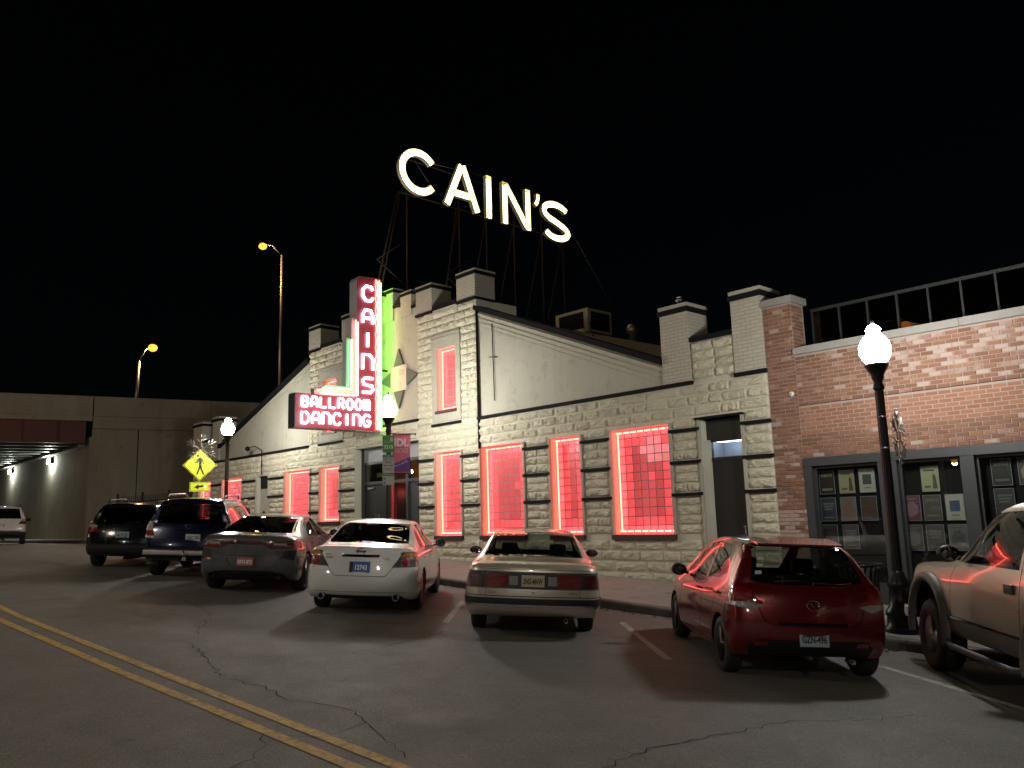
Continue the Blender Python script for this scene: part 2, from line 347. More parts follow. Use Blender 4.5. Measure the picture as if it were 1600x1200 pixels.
kerb_root = empty('kerb', (0, KERB_Y, 0)); tag(kerb_root, kind='structure')
for x in frange(-60, 12, 2.4)[:-1]:
    m = MB(); x1 = x+2.392; z0, z1 = walk_z(x), walk_z(x1); j = rnd.uniform(-.006, .006)
    prof = [(0+j, -.35), (0+j, -.035), (.012+j, -.008), (.035+j, 0), (.155, 0), (.155, -.35)]
    vs = [(x, a, z0+b) for a, b in prof] + [(x1, a, z1+b) for a, b in prof]; n = 6
    m.add(vs, [list(range(n)), list(range(2*n-1, n-1, -1))] + [(i, i+n, (i+1) % n+n, (i+1) % n) for i in range(n)])
    m.build('kerb_stone', MAT['kerb_stone'], kerb_root)
def road_strip(name, pts, wd, mat, lift=.004, jag=0.0, step=None):
    P = [V(p) for p in pts]
    if step:
        Q = []
        for a, b in zip(P, P[1:]):
            k = max(1, int((b-a).length/step)); Q += [a + (b-a)*i/k for i in range(k)]
        P = Q + [P[-1]]
    vs = []
    for i, p in enumerate(P):
        t = (P[min(i+1, len(P)-1)] - P[max(i-1, 0)]).normalized(); nn = V((-t.y, t.x)); ww = wd*(rnd.uniform(.35, 1.5) if jag else 1)
        c = p + nn*rnd.uniform(-jag, jag)
        for s_ in (-.5, .5): q = c + nn*ww*s_; vs.append((q.x, q.y, street_z(q.x, q.y)+lift))
    m = MB(); m.add(vs, [(2*i, 2*i+1, 2*i+3, 2*i+2) for i in range(len(P)-1)]); o = m.build(name, MAT[mat], street, fix=False); return o
road_strip('centre_line', [(30, 3.55), (-5.0, 3.37), (-9, 3.20), (-13.8, 3.02), (-60, 2.7)], .105, 'paint_yellow', step=.5)
road_strip('centre_line', [(30, 3.30), (-5.0, 3.14), (-9, 2.92), (-13.7, 2.73), (-60, 2.4)], .105, 'paint_yellow', step=.5)
for a, b in (((-8.63, 10.15), (-6.2, 8.1)), ((-12.1, 9.8), (-10.0, 7.75)), ((-4.54, 9.94), (-2.2, 8.55)), ((-15.6, 10.0), (-13.4, 7.8)), ((-19.2, 10.0), (-17.0, 7.8)), ((-1.2, 10.6), (1.2, 8.3))):
    road_strip('parking_line', [a, b], .10, 'paint_line', step=.4)
def crack(pts): road_strip('crack', pts, .011, 'crack_fill', .003, .045, .10)
crack([(-10.26, 4.09), (-8.9, 3.75), (-8.18, 3.58), (-7.6, 3.72), (-7.12, 3.66), (-6.4, 3.9), (-5.9, 3.81), (-5.4, 3.66), (-5.0, 3.55)])
crack([(-8.58, 5.28), (-8.9, 6.3), (-9.35, 7.29)]); crack([(-3.97, 4.4), (-4.05, 5.0), (-4.0, 5.45), (-3.9, 6.1), (-3.79, 6.7), (-3.4, 7.3), (-3.25, 7.71)]); crack([(-6.2, 3.1), (-5.7, 2.7), (-5.5, 2.2), (-5.4, 1.6)]); crack([(-14.5, 5.6), (-12.6, 5.3), (-10.9, 4.4)])
crack([(-5.9, 3.81), (-5.8, 3.3), (-6.1, 3.05)])
lit = MB()
for k in range(420):
    x = rnd.uniform(-22, -2); y = KERB_Y - abs(rnd.gauss(0, .16)) - .02; s_ = rnd.uniform(.015, .045); a = rnd.uniform(0, 6.3); z = street_z(x, y)+.006
    lit.add([(x+s_*cos(a), y+s_*sin(a), z), (x-s_*.5*sin(a), y+s_*.5*cos(a), z+.012), (x-s_*cos(a), y-s_*sin(a), z), (x+s_*.5*sin(a), y-s_*.5*cos(a), z+.008)], [(0, 1, 2, 3)])
o = lit.build('leaf_litter', MAT['leaf_litter'], fix=False); tag(o, 'scattered dead leaves gathered in the gutter along the kerb', 'leaves', kind='stuff')

# ------------------------------------------------------------------ ballroom building
BALL = empty('ballroom_building', (-21.93, FY, walk_z(-21.93)))
tag(BALL, 'cream castle-like ballroom of rock-faced stone with battlements and red lit windows', 'building')
def bpart(mb, name, mat, parent=None, loc=None):
    """parts are written in street coordinates and hung on the building"""
    me = mb.mesh(name, MAT[mat] if isinstance(mat, str) else [MAT[x] for x in mat]); mb.fix(me)
    me.transform(T(21.93, -FY, -walk_z(-21.93))) if parent is None or parent is BALL else None
    return link(name, me, parent or BALL)
def wall_cells(mb, x0, x1, z0, z1, holes, y0, y1):
    xs = sorted({x0, x1, *[h[0] for h in holes], *[h[1] for h in holes]}); xs = [x for x in xs if x0 <= x <= x1]
    for a, b in zip(xs, xs[1:]):
        cuts = sorted([(max(z0, h[2]), min(z1, h[3])) for h in holes if h[0] < (a+b)/2 < h[1]]); z = z0
        for c0, c1 in cuts:
            if c0 > z: mb.box(a, b, y0, y1, z, c0)
            z = max(z, c1)
        if z < z1: mb.box(a, b, y0, y1, z, z1)
WIN = dict(w1=(-19.18, -18.0, 1.16, 3.54), w2=(-17.15, -15.45, 1.16, 3.54), w3=(-14.47, -13.43, 1.16, 3.54), w4=(-12.48, -10.81, 1.16, 3.54),
           l1=(-25.83, -24.53, 1.66, 3.54), l2=(-28.42, -26.55, 1.66, 3.54), l4=(-33.97, -32.05, 1.8, 3.54), l6=(-36.45, -35.1, 1.9, 3.54))
UP = dict(u1=(-19.07, -18.19, 4.75, 6.6), u2=(-25.67, -24.80, 4.75, 6.6))
DOORR = (-10.0, -9.02, -.5, 3.53); DOORL = (-30.77, -29.75, 0, 3.5); ENT = (-23.6, -20.03, 0, 4.0)
holes = list(WIN.values()) + [DOORR, DOORL, ENT]
wm = MB(); wall_cells(wm, -37.2, -8.36, -.8, 4.34, holes, FY+.022, FY+.40); bpart(wm, 'wall', 'mortar_cream')
for a_, b_2 in ((-37.2, -36.9), (-8.72, -8.42)): wm = MB(); wm.box(a_, b_2, FY+.41, FY+30, -.5, 4.3); bpart(wm, 'side_wall', 'stucco_cream')
# towers
for nm, (x0, x1), u in (('R', (-20.03, -17.24), UP['u1']), ('L', (-26.67, -23.6), UP['u2'])):
    m = MB(); wall_cells(m, x0, x1, 4.342, 7.80, [u], FY+.05, FY+.40); m.box(x0+.02, x1-.02, FY+.41, FY+1.6, 4.342, 7.78); bpart(m, 'tower', 'mortar_cream')
    s_ = .72; m = MB(); wall_cells(m, x0+s_, x1-s_-.02, 4.42, 7.08, [u], FY-.0, FY+.052); bpart(m, 'window_surround', 'stucco_cream')
    m = MB(); m.box(x0+s_, x1-s_, FY-.045, FY-.002, 6.95, 7.02); m.box(x0+s_+.01, x1-s_-.01, FY-.03, FY-.002, 6.86, 6.91); bpart(m, 'lintel_moulding', 'stucco_cream')
    m = MB(); m.box(x0+s_, x1-s_, FY-.05, FY-.002, 4.30, 4.375); bpart(m, 'string_course', 'trim_black')
    m = MB(); m.box(u[0]-.04, u[1]+.04, FY-.06, FY+.1, 4.66, 4.745); bpart(m, 'window_sill', 'sill_maroon')
    m = MB(); m.box(x0+.8, x1-.85, FY-.03, FY+.45, 7.802, 7.93); bpart(m, 'parapet_coping', 'trim_black')
    m = MB(); m.box(x0+.78, x1-.83, FY+.002, FY+.40, 7.6, 7.80); bpart(m, 'parapet', 'mortar_cream')
def merlon(x0, x1, z0, z1, dep=.75, y0=FY-.02, capmat='stucco_cream'):
    m = MB(); m.box(x0, x1, y0, y0+dep, z0, z1-.16); bpart(m, 'merlon', 'painted_brick')
    m = MB(); m.box(x0-.03, x1+.03, y0-.03, y0+dep+.03, z1-.158, z1-.06); bpart(m, 'merlon_band', 'trim_black')
    m = MB(); m.box(x0-.015, x1+.015, y0-.015, y0+dep+.015, z1-.058, z1); bpart(m, 'merlon_cap', capmat)
    m = MB(); m.box(x0-.02, x1+.02, y0-.03, y0+dep+.02, z0-.07, z0-.002); bpart(m, 'merlon_base', 'trim_black')
n_ = NT('painted_brick'); gg = n_.geo((1, 1, 1)); bt = n_.N('TexBrick'); sp = n_.N('SeparateXYZ'); cb = n_.N('CombineXYZ'); n_.L(gg, sp.inputs[0]); n_.L(n_.math('ADD', sp.outputs[0], sp.outputs[1]), cb.inputs[0]); n_.L(sp.outputs[2], cb.inputs[1]); n_.L(cb.outputs[0], bt.inputs['Vector'])
bt.inputs['Scale'].default_value = 1; bt.inputs['Brick Width'].default_value = .22; bt.inputs['Row Height'].default_value = .075; bt.inputs['Mortar Size'].default_value = .008; bt.inputs['Color1'].default_value = (.50, .46, .37, 1); bt.inputs['Color2'].default_value = (.44, .41, .33, 1); bt.inputs['Mortar'].default_value = (.33, .30, .24, 1)
n_.set(Base_Color=n_.mix(n_.math('MULTIPLY', n_.noise(gg, 3, 5), .4), bt.outputs[0], (.34, .31, .25)), Roughness=.8); n_.bump(n_.math('SUBTRACT', 1.0, bt.outputs['Fac']), .7, .012)
merlon(-18.05, -17.22, 7.83, 8.66); merlon(-20.05, -19.25, 7.83, 8.70); merlon(-26.69, -25.86, 7.83, 8.72); merlon(-24.40, -23.58, 7.83, 8.70)
# middle bay
m = MB(); m.prism([(-23.6, 4.64), (-20.03, 4.64), (-20.03, 8.15), (-21.93, 8.5), (-23.6, 8.15)], FY+.18, FY+.5, 'y'); bpart(m, 'middle_wall', 'stucco_cream')
for a, b, z in ((-22.34, -21.52, 9.08), (-21.10, -20.52, 8.80), (-23.32, -22.78, 8.80)):
    m = MB(); m.box(a, b, FY+.14, FY+.60, 8.0, z-.14); bpart(m, 'merlon', 'painted_brick'); m = MB(); m.box(a-.03, b+.03, FY+.11, FY+.63, z-.138, z-.05); bpart(m, 'merlon_band', 'trim_black'); m = MB(); m.box(a-.01, b+.01, FY+.13, FY+.61, z-.048, z); bpart(m, 'merlon_cap', 'stucco_cream')
for a, b, z in ((-21.52, -21.10, 8.42), (-20.52, -20.05, 8.22), (-22.78, -22.34, 8.42), (-23.58, -23.32, 8.22)):
    m = MB(); m.box(a+.003, b-.003, FY+.12, FY+.55, z-.03, z+.05); bpart(m, 'parapet_coping', 'trim_black')
m = MB(); m.box(-23.58, -20.05, FY+.02, FY+.45, 4.02, 4.56); bpart(m, 'entrance_lintel', 'mortar_cream'); m = MB(); m.box(-23.6, -20.04, FY-.04, FY+.45, 4.565, 4.64); bpart(m, 'string_course', 'trim_black')
# gables of the wings
def gable(x_in, z_in, x_out, z_out, z0):
    s_ = 1 if x_out > x_in else -1
    m = MB(); m.prism([(x_in, z0), (x_out, z0), (x_out, z_out), (x_in, z_in)], FY+.04, FY+.40, 'y'); bpart(m, 'gable_wall', 'stucco_cream')
    dz = (z_out - z_in)/(x_out - x_in)
    for k, (lo, hi, y0) in enumerate(((.0, .14, FY-.10), (-.13, -.065, FY+.0), (-.25, -.20, FY+.012), (-.36, -.32, FY+.022), (-.47, -.44, FY+.03))):
        m = MB(); m.prism([(x_in+.01*s_, z_in+lo), (x_out, z_out+lo), (x_out, z_out+hi), (x_in+.01*s_, z_in+hi)], y0, FY+.039 if k else FY+.5, 'y'); bpart(m, 'gable_coping' if k == 0 else 'corbel_course', 'trim_black' if k == 0 else 'stucco_cream')
    a, b = sorted((x_in+.02*s_, x_out))
    m = MB(); m.box(a, b, FY-.06, FY+.038, 4.305, 4.385); bpart(m, 'string_course', 'trim_black')
    return dz
gable(-17.24, 7.42, -10.88, 4.84, 4.387); gable(-26.67, 7.45, -34.4, 4.90, 4.387)
m = MB(); m.tube([(-17.17, FY-.02, 7.45), (-17.17, FY-.02, 3.5)], .035, 8); bpart(m, 'downpipe', 'trim_black')
m = MB(); m.tube([(-16.55, FY+.0, 6.9), (-16.52, FY+.0, 4.75)], .014, 6); m.tube([(-16.7, FY+.0, 5.98), (-16.35, FY+.0, 5.93)], .01, 6); bpart(m, 'conduit', 'trim_black')
m = MB(); m.tube([(-12.95, FY+.01, 6.25), (-12.95, FY-.01, 6.02), (-12.8, FY-.05, 5.85)], .012, 6); m.tube([(-13.1, FY-.02, 6.0), (-12.8, FY-.03, 5.84)], .012, 6); bpart(m, 'hook_bracket', 'trim_black')
# end piers
def pier(x0, x1, z1, z0=4.39):
    m = MB(); m.box(x0, x1, FY-.03, FY+.72, z0, z1-.2); bpart(m, 'pier', 'painted_brick'); m = MB(); m.box(x0-.04, x1+.04, FY-.07, FY+.76, z1-.198, z1-.09); bpart(m, 'merlon_band', 'trim_black'); m = MB(); m.box(x0-.02, x1+.02, FY-.05, FY+.74, z1-.088, z1); bpart(m, 'merlon_cap', 'stucco_cream')
    m = MB(); m.box(x0-.02, x1+.02, FY-.06, FY+.3, z0-.085, z0-.002); bpart(m, 'string_course', 'trim_black')
pier(-10.87, -10.14, 6.12); pier(-9.06, -8.37, 6.08); pier(-35.1, -34.38, 6.3); pier(-37.2, -36.2, 6.25)
for a, b, z in ((-10.135, -9.065, 5.22), (-36.195, -35.105, 5.3)):
    m = MB(); m.box(a, b, FY+.05, FY+.4, 4.342, z); bpart(m, 'parapet', 'mortar_cream'); m = MB(); m.box(a, b, FY-.03, FY+.5, z+.002, z+.10); bpart(m, 'parapet_coping', 'trim_black')
m = MB(); m.lathe([(.05, 0), (.05, .14), (.075, .15), (.075, .20), (.05, .21), (.05, .24), (.06, .25), (.0001, .27)], 12, 0, (-10.55, FY+.3, 6.12)); bpart(m, 'flue', 'galvanised')
# roofs
m = MB(); m.prism([(-34.3, 4.5), (-21.93, 7.9), (-10.9, 4.5)], FY+.51, FY+5, 'y'); m.prism([(-33.0, 4.5), (-31.5, 6.0), (-21.93, 8.9), (-12.6, 5.9), (-10.5, 4.5)], FY+5.01, FY+32, 'y'); bpart(m, 'roof', 'roof_membrane')
m = MB(); m.box(-36.9, -8.45, FY+.42, FY+4, 4.2, 4.34); bpart(m, 'flat_roof', 'roof_membrane')
# string courses between the openings
ops = sorted(holes)
for z in (3.35, 2.67, 1.99):
    segs = []; x = -37.2
    for h in sorted([h for h in holes if h[3] > z and h[2] < z]): segs.append((x, h[0])); x = h[1]
    segs.append((x, -8.36))
    for a, b in segs:
        if b-a > .05 and z > walk_z((a+b)/2)+.4:
            m = MB(); m.box(a+.004, b-.004, FY-.060, FY+.049, z-.034, z+.034); bpart(m, 'string_course', 'trim_black')
# rock-faced stones
from mathutils import noise as mn
def stone_mesh(k):
    nx, nz = 12, 6; vs = []; o = V((k*7.3, k*3.1, 0))
    for j in range(nz+1):
        for i in range(nx+1):
            u, v = i/nx, j/nz; e = min(1, 9*min(u, 1-u)) * min(1, 5*min(v, 1-v))
            h = .5 + .9*mn.noise(V((u*3.2, v*1.6, 0))+o) + .55*mn.noise(V((u*9, v*4.5, 3))+o) + .30*(1-abs(2*v-.9))
            vs.append((u + (mn.noise(V((u*11, v*9, 5))+o)*.02 if 0 < e else 0), (.035 if e == 0 else .015 - e*max(.0, .050*h)), v))
    fs = [(j*(nx+1)+i, j*(nx+1)+i+1, (j+1)*(nx+1)+i+1, (j+1)*(nx+1)+i) for j in range(nz) for i in range(nx)]
    return vs, fs
SM = [stone_mesh(k) for k in range(12)]; SME = []
for vs, fs in SM:
    me = bpy.data.meshes.new('stone'); me.from_pydata(vs, [], fs); me.materials.append(MAT['stone_cream']); me.update(); SME.append(me)
STN = []
def lay(x0, x1, z0, z1, rows, holes=(), lo=.42, hi=.78):
    r = random.Random(int(abs(x0*100+z0*10))); h = (z1-z0)/rows
    for k in range(rows):
        a0 = z0+k*h; seg = []; x = x0
        for q in sorted([q for q in holes if q[2] < a0+h-.03 and q[3] > a0+.03 and q[1] > x0 and q[0] < x1]):
            if q[0] > x: seg.append((x, q[0]))
            x = max(x, q[1])
        if x < x1: seg.append((x, x1))
        for a, b in seg:
            L = b-a
            if L < .06 or a0+h < walk_z((a+b)/2): continue
            n = max(1, round(L/r.uniform(lo, hi))); cuts = sorted([0, 1]+[min(.96, max(.04, (i+r.uniform(-.22, .22))/n)) for i in range(1, n)])
            for c0, c1 in zip(cuts, cuts[1:]): STN.append((a+c0*L+.004, a+c1*L-.004, a0+.004, a0+h-.004))
H = [(h[0]-.06, h[1]+.06, h[2], h[3]) if h is not ENT else h for h in holes]
for h in holes:
    if h is ENT: continue
    for a_ in (h[0]-.062, h[1]+.002):
        z_ = max(h[2], walk_z(h[0])-.1)
        m = MB(); m.box(a_, a_+.06, FY-.045, FY+.052, z_, h[3]); bpart(m, 'jamb', 'stucco_cream')
for a, b in ((-37.2, -26.68), (-26.66, -23.6), (-20.03, -17.25), (-17.23, -8.36)):
    zb = -.3 if b > -20 else .3
    lay(a, b, 3.39, 4.30, 4, H); lay(a, b, 2.71, 3.31, 3, H); lay(a, b, 2.03, 2.63, 3, H); lay(a, b, 1.16, 1.95, 4, H); lay(a, b, .10, 1.05, 4, H, .5, .85); lay(a, b, -.4, .09, 2, H, .5, .85)
for x0, x1 in ((-20.03, -17.24), (-26.67, -23.6)):
    for a, b in ((x0, x0+.71), (x1-.71, x1)): lay(a, b, 4.40, 7.07, 13, (), .3, .5)
    lay(x0, x1, 7.09, 7.78, 3, (), .4, .7)
lay(-10.13, -9.07, 4.4, 5.21, 4); lay(-36.19, -35.11, 4.4, 5.3, 4); lay(-23.56, -20.07, 4.04, 4.55, 2)
STN.sort(key=lambda q: (q[0]**2 + FY**2)/((q[1]-q[0])*(q[3]-q[2])+.02))
rs = random.Random(5); rest = MB()
for i, (a, b, c_, d) in enumerate(STN):
    k = rs.randrange(12)
    if i < 300:
        o = link('stone', SME[k], BALL, (a+21.93, 0, c_-walk_z(-21.93))); o.scale = (b-a, 1, d-c_)
    else:
        vs, fs = SM[k]; rest.add([(a+u*(b-a), FY+y, c_+v*(d-c_)) for u, y, v in vs], fs)
o = bpart(rest, 'stone_facing', 'stone_cream'); o['kind'] = 'stuff'
# windows of glass block
def gbmesh(mat):
    m = MB(); e = .46; m.add([(-.5, 0, -.5), (.5, 0, -.5), (.5, 0, .5), (-.5, 0, .5), (-e, -.012, -e), (e, -.012, -e), (e, -.012, e), (-e, -.012, e)], [(4, 5, 6, 7), (0, 1, 5, 4), (1, 2, 6, 5), (2, 3, 7, 6), (3, 0, 4, 7)]); return m.mesh('glass_block', MAT[mat])
GBM = {k: gbmesh(k) for k in ('glass_block_red', 'glass_block_edge', 'glass_block_core', 'glass_block_lit')}
def block_window(key, r, nx, nz, single, core, lit=(), full_rope=True, dark_top=False):
    x0, x1, z0, z1 = r; w_ = empty('window'); w_.parent = BALL; w_.location = (x0+21.93, .22, z0-walk_z(-21.93))
    W, Hh = x1-x0, z1-z0; sx, sz = W/nx, Hh/nz
    m = MB(); m.box(0, W, .03, .10, 0, Hh); m.build('block_joint', MAT['block_joint'], w_)
    j = {}
    for a in range(nx):
        for b in range(nz):
            edge = a in (0, nx-1) or b in (0, nz-1); ring = min(a, nx-1-a, b, nz-1-b)
            k = 'glass_block_edge' if edge else ('glass_block_lit' if (a, b) in lit else ('glass_block_core' if core and ring >= core and rs.random() < .97 else 'glass_block_red'))
            if single:
                o = link('glass_block', GBM[k], w_, ((a+.5)*sx, .03, (b+.5)*sz)); o.scale = (sx*.87, 1, sz*.87)
            else:
                j.setdefault(k, MB()); mb = j[k]; mb.X = T((a+.5)*sx, .03, (b+.5)*sz) @ M4.Diagonal((sx*.87, 1, sz*.87, 1))
                e = .46; mb.add([(-.5, 0, -.5), (.5, 0, -.5), (.5, 0, .5), (-.5, 0, .5), (-e, -.012, -e), (e, -.012, -e), (e, -.012, e), (-e, -.012, e)], [(4, 5, 6, 7), (0, 1, 5, 4), (1, 2, 6, 5), (2, 3, 7, 6), (3, 0, 4, 7)])
    for k, mb in j.items(): mb.X = M4(); o = mb.build('glass_block', MAT[k], w_); o['kind'] = 'stuff'
    rp = MB(); i = .07
    for a in range(nx):
        for z in (i, Hh-i): rp.tube([((a+.16)*sx, -.045, z), ((a+.84)*sx, -.045, z)], .021, 6)
    rp.tube([(i, -.045, i), (i, -.045, Hh-i)], .017, 6)
    for b in range(nz): rp.tube([(W-i*.6, -.06, (b+.2)*sz), (W-i*.6, -.06, (b+.55)*sz)], .011, 6)
    o = rp.build('rope_light', MAT['rope_light'], w_); o['kind'] = 'stuff'
    return w_
lit4 = {(3, 9), (4, 9), (5, 9), (4, 10), (5, 10), (5, 8), (6, 8), (6, 9), (4, 8)}
block_window('w4', WIN['w4'], 8, 12, True, 2, lit4); block_window('w3', WIN['w3'], 5, 12, True, 2); block_window('w2', WIN['w2'], 8, 12, True, 2); block_window('w1', WIN['w1'], 6, 12, False, 2)
block_window('u1', UP['u1'], 4, 9, True, 0); block_window('u2', UP['u2'], 4, 9, False, 0)
ll = {(a, b) for a in range(1, 9) for b in range(1, 9) if (a+b) % 3 != 1}
block_window('l1', WIN['l1'], 6, 9, False, 2); block_window('l2', WIN['l2'], 8, 9, False, 0); block_window('l4', WIN['l4'], 8, 9, False, 0, ll); block_window('l6', WIN['l6'], 6, 8, False, 0, ll)
for k, r in WIN.items():
    m = MB(); m.box(r[0]-.05, r[1]+.04, FY-.07, FY+.2, r[2]-.115, r[2]-.004); bpart(m, 'window_sill', 'sill_maroon')
# side door at the right
x0, x1 = DOORR[:2]; zd = walk_z(-9.5)
m = MB(); m.box(x0+.002, x1-.002, FY+.20, FY+.26, 3.10, 3.528); m.box(x0+.002, x0+.09, FY+.19, FY+.3, zd, 3.10); m.box(x1-.07, x1-.002, FY+.19, FY+.3, zd, 3.10); m.box(x0+.09, x1-.07, FY+.19, FY+.3, 2.66, 2.73); m.box(x0+.09, x1-.07, FY+.19, FY+.3, 3.06, 3.099); fr = bpart(m, 'door_frame', 'door_black')
m = MB(); m.bevbox(x0+.095, x1-.075, FY+.22, FY+.27, zd+.01, 2.655, .006); d_ = bpart(m, 'door', 'door_black'); m = MB(); m.box(x1-.20, x1-.17, FY+.17, FY+.22, 1.15, 1.32); m.tube([(x1-.22, FY+.17, 1.3), (x1-.14, FY+.17, 1.3)], .012, 8); bpart(m, 'handle', 'steel_dull', BALL)
m = MB(); m.box(x0+.092, x1-.072, FY+.235, FY+.242, 2.732, 3.058); bpart(m, 'transom_pane', 'glass_clear')
m = MB(); m.box(x0-.4, x1+.4, FY+1.4, FY+1.44, 2.0, 3.3); m.box(x0-.4, x1+.4, FY+.42, FY+1.4, 3.3, 3.34); m.box(x0-.45, x0-.4, FY+.42, FY+1.4, 2.0, 3.3); bpart(m, 'lobby_wall', 'lobby_blue')
m = MB(); m.bevbox(x0-.3, x1+.3, FY+1.0, FY+1.2, 3.12, 3.2, .02); bpart(m, 'ceiling_tube', 'tube_white')
m = MB(); m.add([(x0, FY+.04, zd), (x0+.0, FY+.04, 3.1), (x0+.10, FY+.2, 3.1), (x0+.10, FY+.2, zd)], [(0, 1, 2, 3)]); bpart(m, 'splayed_reveal', 'stucco_cream')
m = MB(); m.prism([(x0-.12, FY-.06), (x1+.06, FY-.06), (x1+.06, FY+.2), (x0-.12, FY+.2)], 3.53, 3.58, 'z'); bpart(m, 'door_hood', 'trim_black')
# beige door at the left with a louvre
x0, x1 = DOORL[:2]; m = MB(); m.bevbox(x0+.03, x1-.03, FY+.15, FY+.2, walk_z(x0), 3.0, .008); bpart(m, 'door', 'door_beige'); m = MB(); m.box(x0+.02, x1-.02, FY+.16, FY+.22, 3.02, 3.48); bpart(m, 'louvre', 'gap')
m = MB(); m.tube([(-30.3, FY-.03, 3.55), (-30.3, FY-.04, 4.5), (-30.45, FY-.25, 4.66), (-30.7, FY-.4, 4.62)], .02, 6); m.sphere((-30.75, FY-.42, 4.58), .10, 10); bpart(m, 'wall_camera', 'trim_black')
# entrance

def ent(name, mat, *bx):
    m = MB()
    for q in bx: m.box(*q)
    return bpart(m, name, mat)
E0, E1 = -23.595, -20.035; ze = walk_z(-21.9); yb = FY+.32
ent('door_frame', 'frame_charcoal', (E0, E0+.14, yb-.05, yb+.08, ze-.3, 4.0), (E1-.10, E1, yb-.05, yb+.08, ze-.3, 4.0), (E0+.14, E1-.1, yb-.05, yb+.08, 2.80, 2.90), (E0+.14, E1-.1, yb-.05, yb+.08, 3.46, 3.54), (-21.92, -21.80, yb-.05, yb+.08, ze-.3, 2.80), (-21.92, -21.80, yb-.05, yb+.08, 2.9, 3.46), (-21.06, -20.95, yb-.05, yb+.08, ze-.3, 2.8), (-21.06, -20.95, yb-.05, yb+.08, 2.9, 3.46))
ent('header_panel', 'header_grey', (E0+.142, E1-.102, yb-.03, yb+.06, 3.542, 3.99))
for a, b in ((E0+.142, -21.922), (-21.798, -21.062), (-20.948, E1-.102)): ent('transom_pane', 'glass_clear', (a, b, yb, yb+.008, 2.902, 3.458))
d1 = ent('door', 'door_black', (E0+.145, -22.70, yb, yb+.05, ze, 2.795)); ent('door', 'door_black', (-22.692, -21.925, yb, yb+.05, ze, 2.795)); ent('door', 'frame_charcoal', (-20.945, E1-.105, yb, yb+.05, ze, 2.795))
ent('door_closer', 'steel_dull', (-23.2, -22.9, yb-.06, yb-.01, 2.66, 2.72)); ent('handle', 'steel_dull', (-22.62, -22.59, yb-.06, yb, 1.45, 1.85), (-22.78, -22.75, yb-.06, yb, 1.45, 1.85))
ent('open_door', 'door_black', (-21.79, -21.75, yb+.1, yb+.8, ze, 2.78)); ent('red_jamb', 'foyer_red', (-21.79, -21.70, yb-.08, yb-.052, ze, 2.78))
ent('foyer_wall', 'foyer_red', (-21.9, -20.95, yb+1.5, yb+1.55, ze-.2, 2.78)); ent('foyer_wall', 'foyer_red', (-21.96, -21.925, yb+.1, yb+1.5, ze-.2, 2.78)); ent('foyer_wall', 'foyer_orange', (-23.5, -20.05, yb+1.2, yb+1.25, 2.82, 3.9)); ent('foyer_ceiling', 'foyer_orange', (-23.5, -20.05, yb+.09, yb+1.2, 3.9, 3.95)); ent('foyer_shelf', 'foyer_orange', (-23.5, -20.05, yb+.09, yb+1.6, 2.785, 2.815))
m = MB(); m.prism([(-21.45+.0, ze), (-21.45, 1.9), (-21.40, 2.15), (-21.25, 2.28), (-21.10, 2.3), (-20.96, 2.3), (-20.96, ze)], yb+1.2, yb+1.3, 'y'); bpart(m, 'foyer_arch', 'frame_charcoal')
m = MB(); m.sphere((-21.55, yb+.5, 3.15), .07, 10); bpart(m, 'foyer_bulb', 'bulb_white')
m = MB(); m.prism([(-23.2, 3.2), (-22.75, 3.2), (-22.75, 3.38), (-22.35, 3.12), (-22.75, 2.92), (-22.75, 3.06), (-23.2, 3.06)], yb+.3, yb+.32, 'y'); bpart(m, 'arrow_panel', 'sign_yellow')
def lamp_light(name, loc, energy, col, r, parent=None):
    L = bpy.data.lights.new(name, 'POINT'); L.energy = energy; L.color = col; L.shadow_soft_size = r; o = bpy.data.objects.new(name, L); COL.objects.link(o); o.location = loc
    if parent is not None: o.parent = parent
    return o
lamp_light('foyer_lamp', (-21.3+21.93, .9, 2.5-ze), 5, (1, .12, .08), .1, BALL); lamp_light('foyer_lamp', (-20.9+21.93, .85, 3.6-ze), 14, (1, .62, .25), .1, BALL)

# ------------------------------------------------------------------ brick shop
SHOP = empty('brick_shop', (-5.0, FY, walk_z(-5))); tag(SHOP, 'red brick shop with whitewash traces, dark storefront and rooftop railing', 'building')
OFFS = T(5.0, -FY, -walk_z(-5))
def spart(mb, name, mat, parent=None):
    me = mb.mesh(name, MAT[mat] if isinstance(mat, str) else [MAT[x] for x in mat]); mb.fix(me); me.transform(OFFS); return link(name, me, parent or SHOP)
XR = 7.0
m = MB(); m.box(-8.355, -7.76, FY+.012, FY+.5, -.6, 5.60); m.box(-7.76, XR, FY+.013, FY+.4, 2.56, 4.54); m.box(-7.75, XR, FY+.012, FY+.4, -.8, .12); spart(m, 'wall', 'mortar_grey')
m = MB(); m.box(-8.37, -7.70, FY-.05, FY+.55, 5.602, 5.74); spart(m, 'coping', 'coping_concrete')
x = -7.755
while x < XR: m = MB(); m.bevbox(x, min(XR, x+1.495), FY-.06, FY+.46, 4.542, 4.68, .008); spart(m, 'coping', 'coping_concrete'); x += 1.5
BR = []
def lay_bricks(x0, x1, z0, z1, setback=0.0, pick=None):
    k = 0; z = z0
    while z + .055 < z1:
        x = x0 - (.105 if k % 2 else 0)
        while x < x1 - .03:
            a, b = max(x0, x), min(x1, x+.20)
            if b-a > .03: BR.append((a+.003, b-.003, z, z+.063, setback, pick((a+b)/2, z) if pick else 'brick_red'))
            x += .21
        z += .0735; k += 1
rb = random.Random(11)
